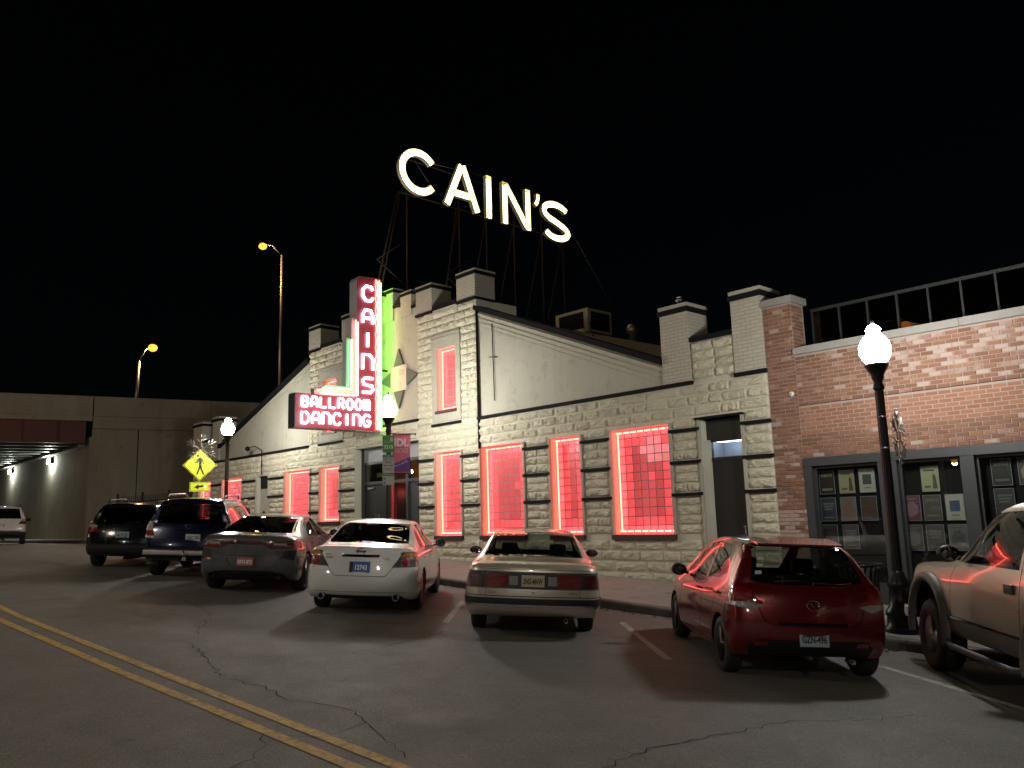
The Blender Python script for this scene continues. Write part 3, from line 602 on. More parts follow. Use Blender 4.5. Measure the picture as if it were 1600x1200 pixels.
def pk(x, z):
    if z < 1.6 and rb.random() < .8: return 'brick_white'
    if z < 2.6 and rb.random() < .45: return 'brick_whitewashed'
    if x > -6.2 and z > 3.6 and rb.random() < .5: return 'brick_white' if rb.random() < .45 else 'brick_whitewashed'
    return 'brick_red' if rb.random() < .86 else 'brick_whitewashed'
lay_bricks(-8.35, -7.76, -.45, 5.58, 0, pk); lay_bricks(-7.75, XR, 3.56, 4.53, 0, pk); lay_bricks(-7.75, XR, 2.57, 3.0, 0, pk); lay_bricks(-7.75, XR, 3.01, 3.55, .007, lambda x, z: 'brick_orange')
def bmesh_(mat):
    m = MB(); m.add([(0, 0, 0), (1, 0, 0), (1, 0, 1), (0, 0, 1), (.02, -.014, .05), (.98, -.014, .05), (.98, -.014, .95), (.02, -.014, .95)], [(4, 5, 6, 7), (0, 1, 5, 4), (1, 2, 6, 5), (2, 3, 7, 6), (3, 0, 4, 7)]); return m.mesh('brick', MAT[mat])
BM = {k: bmesh_(k) for k in ('brick_red', 'brick_whitewashed', 'brick_orange', 'brick_white')}
BR.sort(key=lambda q: ((q[0]+.1)**2 + FY**2 + 6*(q[2]-1.6)**2)/(q[1]-q[0]) if -8.4 < q[0] < -3.6 else 1e9)
joined = {}
for i, (a, b, z0, z1, sb, mat) in enumerate(BR):
    if i < 300:
        o = link('brick', BM[mat], SHOP, (a+5.0, .012+sb+rb.uniform(-.003, .003), z0-walk_z(-5))); o.scale = (b-a, 1, z1-z0)
    else:
        mb = joined.setdefault(mat, (MB(), [])); d = rb.uniform(-.003, .003)
        mb[0].add([(a, FY+.012+sb+d, z0), (b, FY+.012+sb+d, z0), (b, FY+.012+sb+d, z1), (a, FY+.012+sb+d, z1), (a+.004, FY-.002+sb+d, z0+.003), (b-.004, FY-.002+sb+d, z0+.003), (b-.004, FY-.002+sb+d, z1-.003), (a+.004, FY-.002+sb+d, z1-.003)], [(4, 5, 6, 7), (0, 1, 5, 4), (1, 2, 6, 5), (2, 3, 7, 6), (3, 0, 4, 7)]); mb[1].extend([rb.random()]*5)
for k in range(12):   # the return of the corner pier
    z0 = 4.69+k*.0735
    for y0, y1 in (((0, .20), (.21, .41)) if k % 2 else ((0, .095), (.105, .305), (.315, .41))):
        mb = joined.setdefault('brick_red', (MB(), [])); xs_ = -7.76; mb[0].add([(xs_, FY+.02+y0, z0), (xs_, FY+.02+y1, z0), (xs_, FY+.02+y1, z0+.063), (xs_, FY+.02+y0, z0+.063), (xs_+.012, FY+.023+y0, z0+.003), (xs_+.012, FY+.017+y1, z0+.003), (xs_+.012, FY+.017+y1, z0+.06), (xs_+.012, FY+.023+y0, z0+.06)], [(4, 5, 6, 7), (0, 1, 5, 4), (1, 2, 6, 5), (2, 3, 7, 6), (3, 0, 4, 7)]); mb[1].extend([rb.random()]*5)
for mat, (mb, rv) in joined.items():
    me = mb.mesh('brickwork', MAT[mat]); at = me.attributes.new('rnd', 'FLOAT', 'FACE'); at.data.foreach_set('value', rv); me.transform(OFFS); o = link('brickwork', me, SHOP); o['kind'] = 'stuff'
m = MB(); m.box(-7.76, XR, FY-.004, FY+.02, 3.552, 3.558); spart(m, 'lintel_line', 'gap')
# storefront
FR = []
m = MB(); m.box(-7.755, XR, FY-.03, FY+.2, 2.40, 2.552); spart(m, 'storefront_header', 'frame_charcoal')
m = MB(); m.box(-7.755, XR, FY-.02, FY+.2, walk_z(-7)-.6, .30); spart(m, 'bulkhead', 'frame_charcoal')
bays = [(-7.60, -6.36), (-6.03, -5.0), (-4.79, -3.5), (-3.25, -2.0), (-1.75, -.5), (-.25, 1.0), (1.25, 2.5), (2.75, 4.0), (4.25, 5.5)]
px = -7.755
for a, b in bays + [(XR, XR)]:
    m = MB(); m.box(px+.001, a-.001, FY-.02, FY+.2, .301, 2.399); spart(m, 'mullion', 'frame_charcoal'); px = b
for a, b in bays:
    m = MB(); m.box(a, b, FY+.10, FY+.108, .302, 2.398); spart(m, 'shop_pane', 'glass_store')
    m = MB(); m.box(a, a+.04, FY+.08, FY+.14, .302, 2.398); m.box(b-.04, b, FY+.08, FY+.14, .302, 2.398); m.box(a+.04, b-.04, FY+.08, FY+.14, 2.35, 2.398); spart(m, 'pane_frame', 'frame_charcoal')
m = MB(); m.box(-7.7, XR, FY+.30, FY+.34, .1, 2.55); spart(m, 'window_backing', 'store_back')
# posters behind the panes
rp_ = random.Random(21)
def poster(x, z, bg, fg, label, kind, w_=.28, h_=.42):
    bg = tuple(.6*c + .4*sum(bg)/3 for c in bg); fg = tuple(.6*c + .4*sum(fg)/3 for c in fg); bg = tuple(min(.8, c*1.4) for c in bg); fg = tuple(min(.8, c*1.5) for c in fg)
    o = MB(); o.box(-w_/2, w_/2, -.004, .004, 0, h_); key = 'poster_%s' % '_'.join('%02d' % int(c*99) for c in bg)
    if key not in MAT: simple(key, bg, .55, noise=.25, nscale=14)
    p = o.build('poster', MAT[key]); p.location = (x, FY+.25, z); tag(p, label, 'poster', 'posters in the shop windows')
    fk = 'print_%s' % '_'.join('%02d' % int(c*99) for c in fg)
    if fk not in MAT: simple(fk, fg, .6, noise=.5, nscale=22)
    f = MB(); e = .008
    f.box(-w_/2-e, w_/2+e, -.006, .003, -e, 0); f.box(-w_/2-e, w_/2+e, -.006, .003, h_, h_+e); f.box(-w_/2-e, -w_/2, -.006, .003, 0, h_); f.box(w_/2, w_/2+e, -.006, .003, 0, h_); f.build('poster_frame', MAT['header_grey'], p)
    g = MB()
    if kind == 'type':
        for k in range(3): g.box(-.10+.01*k, .11-.02*k, -.006, -.004, .30-.05*k, .33-.05*k)
        g.box(-.09, .09, -.006, -.004, .05, .07)
    elif kind == 'figure':
        g.box(-.10, .08, -.006, -.004, .34, .37); g.prism([(.03, .04), (.11, .04), (.10, .18), (.09, .27), (.06, .29), (.04, .25), (.045, .16)], -.006, -.004, 'y'); g.box(-.10, 0, -.006, -.004, .06, .09)
    elif kind == 'block': g.box(-.08, .08, -.006, -.004, .14, .32); g.box(-.06, .06, -.006, -.004, .07, .085)
    elif kind == 'band':
        for k in range(4): g.prism([(-.10+.055*k, .31), (-.06+.055*k, .31), (-.055+.055*k, .38), (-.08+.055*k, .35), (-.105+.055*k, .38)], -.006, -.004, 'y')
        g.box(-.10, .10, -.006, -.004, .06, .10)
    else:
        g.prism([(-.10, .10), (-.02, .06), (.09, .12), (.10, .24), (.03, .34), (-.06, .30), (-.11, .22)], -.006, -.004, 'y'); g.box(-.08, .08, -.006, -.004, .36, .385)
    g.build('poster_print', MAT[fk], p)
P = poster; Y = (.30, .27, .10); PG = (.34, .37, .27); DK = (.025, .022, .02); BL = (.03, .04, .07)
P(-7.45, 1.88, DK, (.25, .17, .05), 'dark poster with gold lettering, top left in the first shop window', 'band'); P(-7.07, 1.88, Y, (.08, .06, .02), 'yellow poster with small standing figure, top middle of the first shop window', 'figure'); P(-6.69, 1.88, PG, (.06, .06, .05), 'pale green poster with grey square, top right of the first shop window', 'block')
P(-7.46, 1.38, BL, (.12, .14, .13), 'dark blue poster at the left of the middle row in the first shop window', 'type'); P(-7.08, 1.38, (.15, .12, .10), (.22, .08, .03), 'brown and orange picture poster in the centre of the first shop window', 'blob'); P(-6.70, 1.38, (.05, .04, .04), (.10, .03, .02), 'dim reddish black poster, middle row right in the first shop window', 'blob')
P(-7.47, .88, DK, (.06, .03, .03), 'near black poster in the lowest row left of the first shop window', 'blob'); P(-7.08, .88, (.07, .07, .065), (.14, .14, .13), 'grey photograph poster in the lowest row of the first shop window', 'type')
P(-5.60, 1.85, (.33, .34, .10), (.07, .07, .06), 'lime yellow poster with dark tall figure at the top of the second shop window', 'figure'); P(-5.95, 1.36, (.14, .03, .05), (.25, .10, .10), 'maroon poster half hidden behind the lamp post in the second shop window', 'blob'); P(-5.61, 1.36, (.08, .07, .055), (.16, .12, .06), 'brownish poster in the middle of the second shop window', 'band'); P(-5.25, 1.36, (.36, .35, .24), (.04, .05, .16), 'cream poster with blue square print at the right of the second shop window', 'block')
P(-5.96, .86, (.06, .06, .055), (.12, .11, .10), 'grey poster low beside the lamp post in the second shop window', 'blob'); P(-5.61, .86, (.07, .07, .06), (.14, .13, .11), 'grey green poster low in the middle of the second shop window', 'type'); P(-5.25, .86, (.12, .12, .11), (.07, .07, .07), 'light grey poster low at the right of the second shop window', 'blob')
P(-4.49, 1.90, DK, (.10, .09, .08), 'black poster with faint emblem, top left of the third shop window', 'band'); P(-4.10, 1.90, (.06, .05, .04), (.26, .15, .10), 'dark poster with warm face print at the top of the third shop window', 'blob'); P(-4.49, 1.42, (.04, .04, .04), (.10, .10, .10), 'dark poster on the lower left of the third shop window', 'type')
# wall lamp disc
m = MB(); m.lathe([(.0001, -.05), (.045, -.045), (.05, -.03), (.05, 0)], 16, 0, (-7.86, FY-.005, 3.80), 'y'); dsc = m.build('wall_bell', MAT['plate_white']); tag(dsc, 'small round white alarm bell on the brick corner', 'alarm'); m = MB(); m.lathe([(.0001, -.004), (.014, -.004), (.014, 0)], 10, 0, (-7.86, FY-.057, 3.80), 'y'); m.build('bell_button', MAT['ink_dark'], dsc)
# rooftop railing with glass
RL = empty('roof_railing', (-5, FY+.6, 4.69)); tag(RL, 'dark rooftop railing with glass panels above the brick shop', 'railing')
def rpart(mb, name, mat):
    me = mb.mesh(name, MAT[mat]); mb.fix(me); me.transform(T(5, -FY-.6, -4.69)); return link(name, me, RL)
m = MB(); m.box(-7.65, XR, FY+.58, FY+.62, 5.46, 5.52); rpart(m, 'top_rail', 'railing_dark'); m = MB(); m.box(-7.65, XR, FY+.58, FY+.62, 4.74, 4.78); rpart(m, 'bottom_rail', 'railing_dark')
x = -7.62
while x < XR:
    m = MB(); m.box(x-.018, x+.018, FY+.575, FY+.625, 4.69, 5.459); rpart(m, 'post', 'railing_dark')
    if x+.55 < XR: m = MB(); m.box(x+.03, x+.52, FY+.598, FY+.602, 4.80, 5.44); rpart(m, 'panel', 'glass_railing')
    x += .55
m = MB(); m.box(-8.3, XR, FY+.5, FY+14, 4.45, 4.53); spart(m, 'roof_deck', 'roof_membrane')
m = MB(); m.bevbox(-7.3, -6.4, FY+2.2, FY+3.4, 4.54, 5.30, .03); o = m.build('roof_unit', MAT['star_cream']); tag(o, 'tan ventilation box on the shop roof behind the railing', 'vent'); m = MB(); m.bevbox(-7.35, -6.35, FY+2.15, FY+3.45, 5.30, 5.36, .01); m.build('unit_lid', MAT['galvanised'], o)
# rooftop air conditioner and vent of the ballroom
m = MB(); m.bevbox(-20.6, -19.0, 21.3, 22.6, 8.05, 8.92, .03); o = m.build('air_conditioner', MAT['star_cream']); tag(o, 'boxy air conditioner on the ballroom roof', 'air conditioner'); m = MB(); m.box(-18.996, -18.98, 21.45, 22.45, 8.15, 8.8); m.box(-20.4, -19.2, 21.28, 21.299, 8.2, 8.8); m.build('grille', MAT['gap'], o)
m = MB(); m.lathe([(.12, 0), (.12, .5), (.2, .52), (.22, .68), (.12, .8), (.0001, .84)], 14, 0, (-17.6, 22.0, 7.3)); o = m.build('roof_vent', MAT['galvanised']); tag(o, 'round metal ventilator on the ballroom roof slope', 'vent')

# ------------------------------------------------------------------ street lamps
def lamp_post(x, y, label, globe_e=1.0, rings=(3.0, 2.55), group='globe street lamps'):
    z = walk_z(x); L = empty('street_lamp', (x, y, z)); tag(L, label, 'street lamp', group)
    m = MB(); m.lathe([(.24, 0), (.24, .07), (.20, .10), (.19, .22), (.21, .25), (.20, .30), (.15, .36), (.13, .60), (.15, .64), (.13, .70), (.085, .78), (.075, .84)], 24); m.build('lamp_base', MAT['iron_black'], L)
    m = MB(); vs = []; n = 24
    prof = [(.070, .84), (.062, 3.42)]
    for r, h in prof:
        for k in range(n): a = 2*pi*k/n; q = r*(1 if k % 2 else .90); vs.append((q*cos(a), q*sin(a), h))
    m.add(vs, [(k, (k+1) % n, n+(k+1) % n, n+k) for k in range(n)], 0, False); m.build('lamp_pole', MAT['iron_black'], L)
    m = MB(); m.lathe([(.065, 3.40), (.085, 3.43), (.07, 3.47), (.06, 3.52), (.09, 3.58), (.085, 3.62), (.12, 3.68), (.165, 3.76), (.17, 3.79), (.13, 3.80), (.0001, 3.80)], 24); m.build('lamp_neck', MAT['iron_black'], L)
    m = MB(); m.lathe([(.0001, 3.795), (.125, 3.80), (.18, 3.86), (.215, 3.95), (.22, 4.02), (.205, 4.09), (.165, 4.16), (.12, 4.21), (.095, 4.25), (.09, 4.28), (.105, 4.30), (.08, 4.345), (.04, 4.375), (.0001, 4.385)], 24); m.build('lamp_globe', MAT['lamp_globe' if y > 0 else 'lamp_globe_dim'], L)
    m = MB(); m.lathe([(.022, 4.38), (.03, 4.41), (.012, 4.45), (.0001, 4.48)], 10); m.build('finial', MAT['iron_black'], L)
    for h in rings: m = MB(); m.lathe([(.066, h), (.073, h), (.073, h+.018), (.066, h+.018)], 20); m.build('strap', MAT['galvanised'], L)
    return L
LP1 = lamp_post(-5.08, 11.95, 'black globe street lamp between the red hatchback and the tan truck'); LP2 = lamp_post(-17.75, 12.0, 'black globe street lamp in front of the entrance, carrying signs and a pink banner', rings=()); LP3 = lamp_post(-27.6, 12.0, 'black globe street lamp at the left with snowflake decoration', rings=(2.9, 2.2, 1.6))
for i, (x, d) in enumerate(((4.0, 'nearest the camera'), (-9.5, 'facing the gold sedan'), (-26.0, 'facing the left wing'))):
    z = street_z(x, -16); L = lamp_post(x, -6.2, 'black globe street lamp across the street, ' + d); L.location.z = street_z(x, -6.2)
def snowflake(x, y, z, R, ang, label):
    m = MB(); root = empty('snowflake_ornament', (x, y, z)); root.rotation_euler = (0, 0, RAD(ang)); tag(root, label, 'ornament', 'snowflake ornaments on lamp posts')
    for k in range(6):
        a = pi/2 + k*pi/3; d = V((cos(a), 0, sin(a))); n = V((-sin(a), 0, cos(a))); arm = MB(); arm.tube([tuple(d*.08), tuple(d*R)], .011, 6)
        for f, l in ((.45, .22), (.70, .17)):
            for s_ in (-1, 1): arm.tube([tuple(d*R*f), tuple(d*(R*f+l*.7)+n*s_*l*.7)], .009, 6)
        for f in range(5): arm.sphere(tuple(d*R*(.2+.2*f)), .017, 6)
        arm.build('snowflake_arm', MAT['snow_white'], root)
    m.tube([tuple(V((.09*cos(k*pi/6), 0, .09*sin(k*pi/6)))) for k in range(12)], .010, 6, closed=True); m.build('snowflake_hub', MAT['snow_white'], root); return root
snowflake(-28.02, 11.25, 3.35+walk_z(-27.6)-.05, .52, 62, 'white snowflake decoration on the left lamp post, behind the yellow sign'); snowflake(-5.02, 12.32, 2.62, .40, 100, 'white snowflake decoration seen edge on at the right lamp post')
m = MB(); m.tube([(-27.6, 11.94, 3.6+.92), (-27.75, 11.6, 3.45+.92)], .012, 6); m.tube([(-27.6, 11.94, 2.9+.92), (-27.8, 11.55, 3.0+.92)], .012, 6); ob_ = m.build('ornament_bracket', MAT['iron_black'], LP3); ob_.location = (27.6, -12.0, -walk_z(-27.6))
# signs on the middle lamp
def on_lamp(root, x, y): return T(-x, -y, -walk_z(x))
def sign_plate(name, label, cat, c, w_, h_, ang, mat, th=.006):
    o = MB(); o.bevbox(-w_/2, w_/2, -th/2, th/2, -h_/2, h_/2, .002); r = o.build(name, MAT[mat]); r.location = c; r.rotation_euler = (0, 0, RAD(ang)); tag(r, label, cat); return r
A = 66  # faces along the street towards the camera
sp1 = sign_plate('parking_sign', 'small green sign reading 3210 on the middle lamp post', 'sign', (-17.66, 11.93, 3.57), .30, .44, A, 'sign_green')
lettering('sign_lettering', '3210', .12, MAT['ink_white'], sp1, T(0, -.0045, -.12), .0008); b = MB(); b.box(-.12, .06, -.0045, -.0035, .04, .05); b.box(.05, .12, -.0045, -.0035, .06, .16); b.build('sign_mark', MAT['sign_pale'], sp1)
sp2 = sign_plate('parking_sign', 'pale PAY TO PARK sign with double arrow on the middle lamp post', 'sign', (-17.66, 11.93, 3.06), .30, .48, A, 'sign_pale')
b = MB(); b.box(-.148, .148, -.0045, -.0032, .16, .238); b.build('sign_band', MAT['sign_teal'], sp2); lettering('sign_lettering', 'P', .07, MAT['sign_pale'], sp2, T(-.09, -.0052, .175), .0006); lettering('sign_lettering', '8', .08, MAT['sign_pale'], sp2, T(0, -.0052, .172), .0006)
lettering('sign_lettering', 'PAY TO', .072, MAT['sign_ink'], sp2, T(0, -.004, .085), .0006); lettering('sign_lettering', 'PARK', .072, MAT['sign_ink'], sp2, T(0, -.004, .015), .0006)
b = MB(); b.box(-.08, .08, -.0045, -.0035, -.052, -.040); b.prism([(-.12, -.046), (-.08, -.022), (-.08, -.070)], -.0045, -.0035, 'y'); b.prism([(.12, -.046), (.08, -.070), (.08, -.022)], -.0045, -.0035, 'y'); b.box(-.10, .10, -.0045, -.0035, -.125, -.118); b.box(-.10, .10, -.0045, -.0035, -.155, -.148); b.build('sign_arrow', MAT['sign_ink'], sp2)
sp3 = sign_plate('parking_sign', 'lowest pale sign with teal stripe on the middle lamp post', 'sign', (-17.66, 11.93, 2.66), .30, .28, A, 'sign_pale'); b = MB(); b.box(-.14, .14, -.0045, -.0032, .09, .13); b.box(-.13, -.07, -.0045, -.0032, 0, .05); b.box(-.13, -.07, -.0045, -.0032, -.11, -.05); b.build('sign_band', MAT['sign_teal'], sp3)
for h in (3.57, 3.06, 2.66):
    m = MB(); m.lathe([(.066, h-.01), (.074, h-.01), (.074, h+.01), (.066, h+.01)], 16); o = m.build('strap', MAT['galvanised'], LP2); o.location.z = -walk_z(-17.75)
# banner
BN = empty('banner', (-17.75, 12.0, 3.85)); BN.rotation_euler = (0, 0, RAD(74)); tag(BN, 'pink IDL banner with purple corner hanging from the middle lamp post', 'banner')
m = MB(); m.tube([(.05, 0, .0), (.72, 0, .0)], .014, 8); m.sphere((.73, 0, 0), .028, 8); m.build('banner_arm', MAT['iron_black'], BN); m = MB(); m.tube([(.05, 0, -1.03), (.64, 0, -1.03)], .012, 8); m.build('banner_arm', MAT['iron_black'], BN)
def cloth(name, poly, mat, off):
    m = MB(); N = 10; vs = []; fs = []
    for j in range(N+1):
        for i in range(7):
            u, v = i/6, j/N; x = .10+.50*u*(1-.06*v); z = -.01-1.0*v; y = .012*sin(3.2*v+2*u)*v - off; vs.append((x, y, z))
    for j in range(N):
        for i in range(6):
            c = ((i+.5)/6, (j+.5)/N)
            if poly(c): fs.append((j*7+i, j*7+i+1, (j+1)*7+i+1, (j+1)*7+i))
    m.add(vs, fs, 0, True); return m.build(name, MAT[mat], BN, fix=False)
cl_ = cloth('banner_cloth', lambda c: True, 'banner_pink', 0.0)
m = MB(); m.prism([(.105, -.80), (.575, -.60), (.57, -.99), (.105, -.99)], -.020, -.016, 'y'); m.build('banner_corner', MAT['banner_purple'], BN)
lettering('banner_lettering', 'IDL', .27, MAT['banner_pale'], BN, T(.34, -.012, -.32), .001, sx=.95, off=.012); lettering('banner_lettering', 'VINTAGE', .19, MAT['banner_pale'], BN, T(.34, -.016, -.50), .001, sx=.45); lettering('banner_lettering', 'Day in the IDL', .085, MAT['banner_pale'], BN, T(.34, -.0225, -.80) @ RY(-22), .001, sx=.8)
# crosswalk sign
XS = empty('crossing_sign', (-29.7, 11.9, walk_z(-29.7))); XS.rotation_euler = (0, 0, RAD(72)); tag(XS, 'yellow diamond pedestrian crossing sign with arrow plate below', 'sign'); h0 = 3.82-walk_z(-29.7)
m = MB(); m.box(-.03, .03, .012, .06, 0, h0+.5); m.build('sign_post', MAT['galvanised'], XS)
def diamond(r, b=.05): return [(r-b, -b), (r, 0), (r-b, b), (b, r-b), (0, r), (-b, r-b), (-r+b, b), (-r, 0), (-r+b, -b), (-b, -r+b), (0, -r), (b, -r+b)]
m = MB(); m.prism([(a, b+h0) for a, b in diamond(.58)], -.004, .004, 'y'); m.build('sign_panel', MAT['sign_yellow'], XS)
bd = MB()
for k in range(4):
    a, b = [(.545, 0), (0, .545), (-.545, 0), (0, -.545)][k], [(0, .545), (-.545, 0), (0, -.545), (.545, 0)][k]; d = V((b[0]-a[0], b[1]-a[1])).normalized(); q = V((-d.y, d.x))*.012
    bd.prism([(a[0]-q.x, a[1]-q.y+h0), (b[0]-q.x, b[1]-q.y+h0), (b[0]+q.x, b[1]+q.y+h0), (a[0]+q.x, a[1]+q.y+h0)], -.0062-.0003*k, -.0052, 'y')
bd.build('sign_border', MAT['sign_ink'], XS)
pd = MB(); pd.lathe([(.0001, -.007), (.048, -.007), (.048, -.0045)], 18, 0, (-.07, 0, .345), 'y')
pd.prism([(-.055, .26), (.06, .25), (.13, .15), (.12, .02), (.09, .02), (.095, .13), (.06, .18), (.055, .02), (-.035, .02), (-.04, .15), (-.09, .10), (-.19, .06), (-.20, .09), (-.11, .14)], -.007, -.0045, 'y')
pd.prism([(-.035, .03), (.052, .03), (.075, -.12), (.165, -.33), (.11, -.34), (.01, -.13), (-.07, -.34), (-.125, -.33), (-.05, -.10)], -.0073, -.0046, 'y')
pd.v = [(a, b, c+h0-.0) for a, b, c in pd.v]; pd.build('walking_figure', MAT['sign_ink'], XS)
h1 = h0-.78; m = MB(); m.bevbox(-.33, .33, -.004, .004, h1-.17, h1+.17, .003); m.build('arrow_plate', MAT['sign_yellow'], XS)
ar = MB(); ar.prism([(-.17, -.01), (-.03, .10), (-.03, .045), (.14, .075), (.14, .0), (-.03, -.03), (-.03, -.09)], -.007, -.0045, 'y')
for q in (((-.31, .31), (.14, .152)), ((-.31, .31), (-.152, -.14)), ((-.31, -.298), (-.14, .14)), ((.298, .31), (-.14, .14))): ar.prism([(q[0][0], q[1][0]), (q[0][1], q[1][0]), (q[0][1], q[1][1]), (q[0][0], q[1][1])], -.006, -.0045, 'y')
ar.v = [(a, b, c+h1) for a, b, c in ar.v]; ar.build('arrow', MAT['sign_ink'], XS); m = MB(); m.bevbox(.15, .23, -.008, -.0045, h1-.05, h1+.04, .003); m.build('sticker', MAT['ink_white'], XS)
# litter bin
BI = empty('litter_bin', (-5.72, 12.15, walk_z(-5.72))); tag(BI, 'black slatted litter bin beside the right lamp post', 'bin')
for k in range(22):
    a = 2*pi*k/22; m = MB(); pts = [(.25, .03), (.26, .55), (.29, .80), (.32, .86)]; d = .017
    vs = []
    for r, h in pts: vs += [(r*cos(a)-d*sin(a), r*sin(a)+d*cos(a), h), (r*cos(a)+d*sin(a), r*sin(a)-d*cos(a), h), ((r-.008)*cos(a)+d*sin(a), (r-.008)*sin(a)-d*cos(a), h), ((r-.008)*cos(a)-d*sin(a), (r-.008)*sin(a)+d*cos(a), h)]
    m.add(vs, [(4*i+j, 4*i+(j+1) % 4, 4*i+4+(j+1) % 4, 4*i+4+j) for i in range(3) for j in range(4)] + [(3, 2, 1, 0), (12, 13, 14, 15)]); m.build('slat', MAT['iron_black'], BI)
for r, h in ((.247, .06), (.262, .60)): m = MB(); m.tube([(r*cos(k*pi/12), r*sin(k*pi/12), h) for k in range(24)], .012, 6, closed=True); m.build('hoop', MAT['iron_black'], BI)
m = MB(); m.tube([(.325*cos(k*pi/14), .325*sin(k*pi/14), .865) for k in range(28)], .018, 8, closed=True); m.build('rim', MAT['iron_black'], BI); m = MB(); m.lathe([(.0001, .05), (.225, .05), (.235, .80), (.228, .80), (.22, .06), (.0001, .06)], 24); m.build('liner', MAT['plastic_black'], BI)

# ------------------------------------------------------------------ rooftop sign
RS = empty('rooftop_sign', (-21.9, 19.5, 8.2)); tag(RS, "large CAIN'S bulb letters on a steel frame on the ballroom roof", 'sign')
def rs(mb, name, mat, parent=None, fix=True):
    me = mb.mesh(name, MAT[mat]); mb.fix(me) if fix else None; me.transform(T(21.9, -19.5, -8.2)); return link(name, me, parent or RS)
def arc(c, rx, rz, a0, a1, n=22): return [(c[0]+rx*cos(RAD(a0+(a1-a0)*i/n)), c[1]+rz*sin(RAD(a0+(a1-a0)*i/n))) for i in range(n+1)]
W_ = .27
LET = {'C': [arc((16.12, 13.56), .72, .70, 38, 322, 30)], 'A': [[(17.33, 12.70), (18.03, 14.34)], [(18.75, 12.70), (18.08, 14.34)], [(17.66, 13.22), (18.45, 13.22)]], 'I': [[(19.31, 12.62), (19.31, 14.28)]], 'N': [[(20.12, 12.60), (20.12, 14.26)], [(20.17, 14.18), (21.28, 12.68)], [(21.33, 12.60), (21.33, 14.26)]],
       'apostrophe': [[(21.90, 14.22), (21.90, 14.05), (21.84, 13.86), (21.74, 13.74)]], 'S': [arc((22.90, 13.68), .68, .34, 28, 180, 12)[:-1] + [(22.22, 13.66), (22.28, 13.52), (22.50, 13.40), (22.92, 13.28), (23.33, 13.14), (23.53, 13.0), (23.58, 12.88)] + arc((22.90, 12.98), .68, .36, -8, -152, 12)[1:]]}
for ch, strokes in LET.items():
    tr = MB(); bl = MB(); wd = W_ if ch != 'apostrophe' else .18
    for si, P_ in enumerate(strokes):
        P2 = [V(p) for p in P_]; n = len(P2); xf = -21.9 - .002*si; L_, R_ = [], []
        for i, p in enumerate(P2):
            t = (P2[min(i+1, n-1)] - P2[max(i-1, 0)]).normalized(); nn = V((-t.y, t.x)); L_.append(p+nn*wd/2); R_.append(p-nn*wd/2)
        for i in range(n-1):
            q = [L_[i], L_[i+1], R_[i+1], R_[i]]; tr.add([(xf-.10, a.x, a.y) for a in q], [(0, 1, 2, 3)]); tr.add([(xf-.12, a.x, a.y) for a in q], [(3, 2, 1, 0)])
            for E_ in (L_, R_):
                a, b = E_[i], E_[i+1]; d = (P2[i] - a).normalized()*.012; a2, b2 = a+d, b+d
                tr.add([(xf-.12, a.x, a.y), (xf-.12, b.x, b.y), (xf+.03, b.x, b.y), (xf+.03, a.x, a.y), (xf-.12, a2.x, a2.y), (xf-.12, b2.x, b2.y), (xf+.03, b2.x, b2.y), (xf+.03, a2.x, a2.y)], [(0, 1, 2, 3), (7, 6, 5, 4), (3, 2, 6, 7)])
        for i in (0, n-1):
            a, b = L_[i], R_[i]; tr.add([(xf-.12, a.x, a.y), (xf-.12, b.x, b.y), (xf+.03, b.x, b.y), (xf+.03, a.x, a.y)], [(0, 1, 2, 3)])
        # two rows of bulbs
        acc = .06; S_ = [0]
        for a, b in zip(P2, P2[1:]): S_.append(S_[-1]+(b-a).length)
        while acc < S_[-1]-.03:
            i = max(k for k in range(n-1) if S_[k] <= acc); u = (acc-S_[i])/(S_[i+1]-S_[i]); p = P2[i].lerp(P2[i+1], u); t = (P2[i+1]-P2[i]).normalized(); nn = V((-t.y, t.x))
            for o_ in ((-.075, .075) if ch != 'apostrophe' else (0,)): q = p+nn*o_*wd/.3; bl.sphere((xf-.055, q.x, q.y), .036, 6)
            acc += .105
    le = rs(tr, 'letter', 'letter_tray', fix=False); le['label'] = 'letter %s of the rooftop sign' % ch if ch != 'apostrophe' else 'apostrophe of the rooftop sign'
    o = rs(bl, 'bulb', 'bulb_warm', le, fix=False); o['kind'] = 'stuff'
def beam(pts, r=.035, mat='rust_steel', name='strut'):
    m = MB(); m.tube(pts, r, 5); return rs(m, name, mat)
for y in (15.7, 18.0, 19.3, 20.7, 22.2, 23.4):
    beam([(-22.06, y, 8.3), (-22.06, y, 14.2)], .03, name='upright'); beam([(-22.1, y-1.4+.2, 8.4) if y < 16 else (-23.4, y, 8.3), (-22.08, y-.25 if y < 16 else y, 12.7)], .03, name='back_stay')
beam([(-22.08, 14.45, 9.0), (-22.08, 15.35, 12.7)], .032, name='back_stay')
beam([(-22.1, 14.52, 10.15), (-22.07, 15.7, 11.05)], .025); beam([(-22.1, 14.52, 10.15), (-22.07, 15.7, 9.4)], .025); beam([(-22.1, 14.3, 8.9), (-22.07, 15.7, 9.35)], .025)
beam([(-22.1, 17.2, 8.4), (-22.08, 17.9, 12.7)], .028, name='back_stay'); beam([(-22.1, 17.4, 10.2), (-22.07, 18.5, 10.9)], .02); beam([(-22.1, 17.4, 10.1), (-22.07, 18.5, 9.4)], .02)
for z in (12.72, 14.0): beam([(-22.08, 15.4, z), (-22.08, 23.6, z)], .025, name='rail')
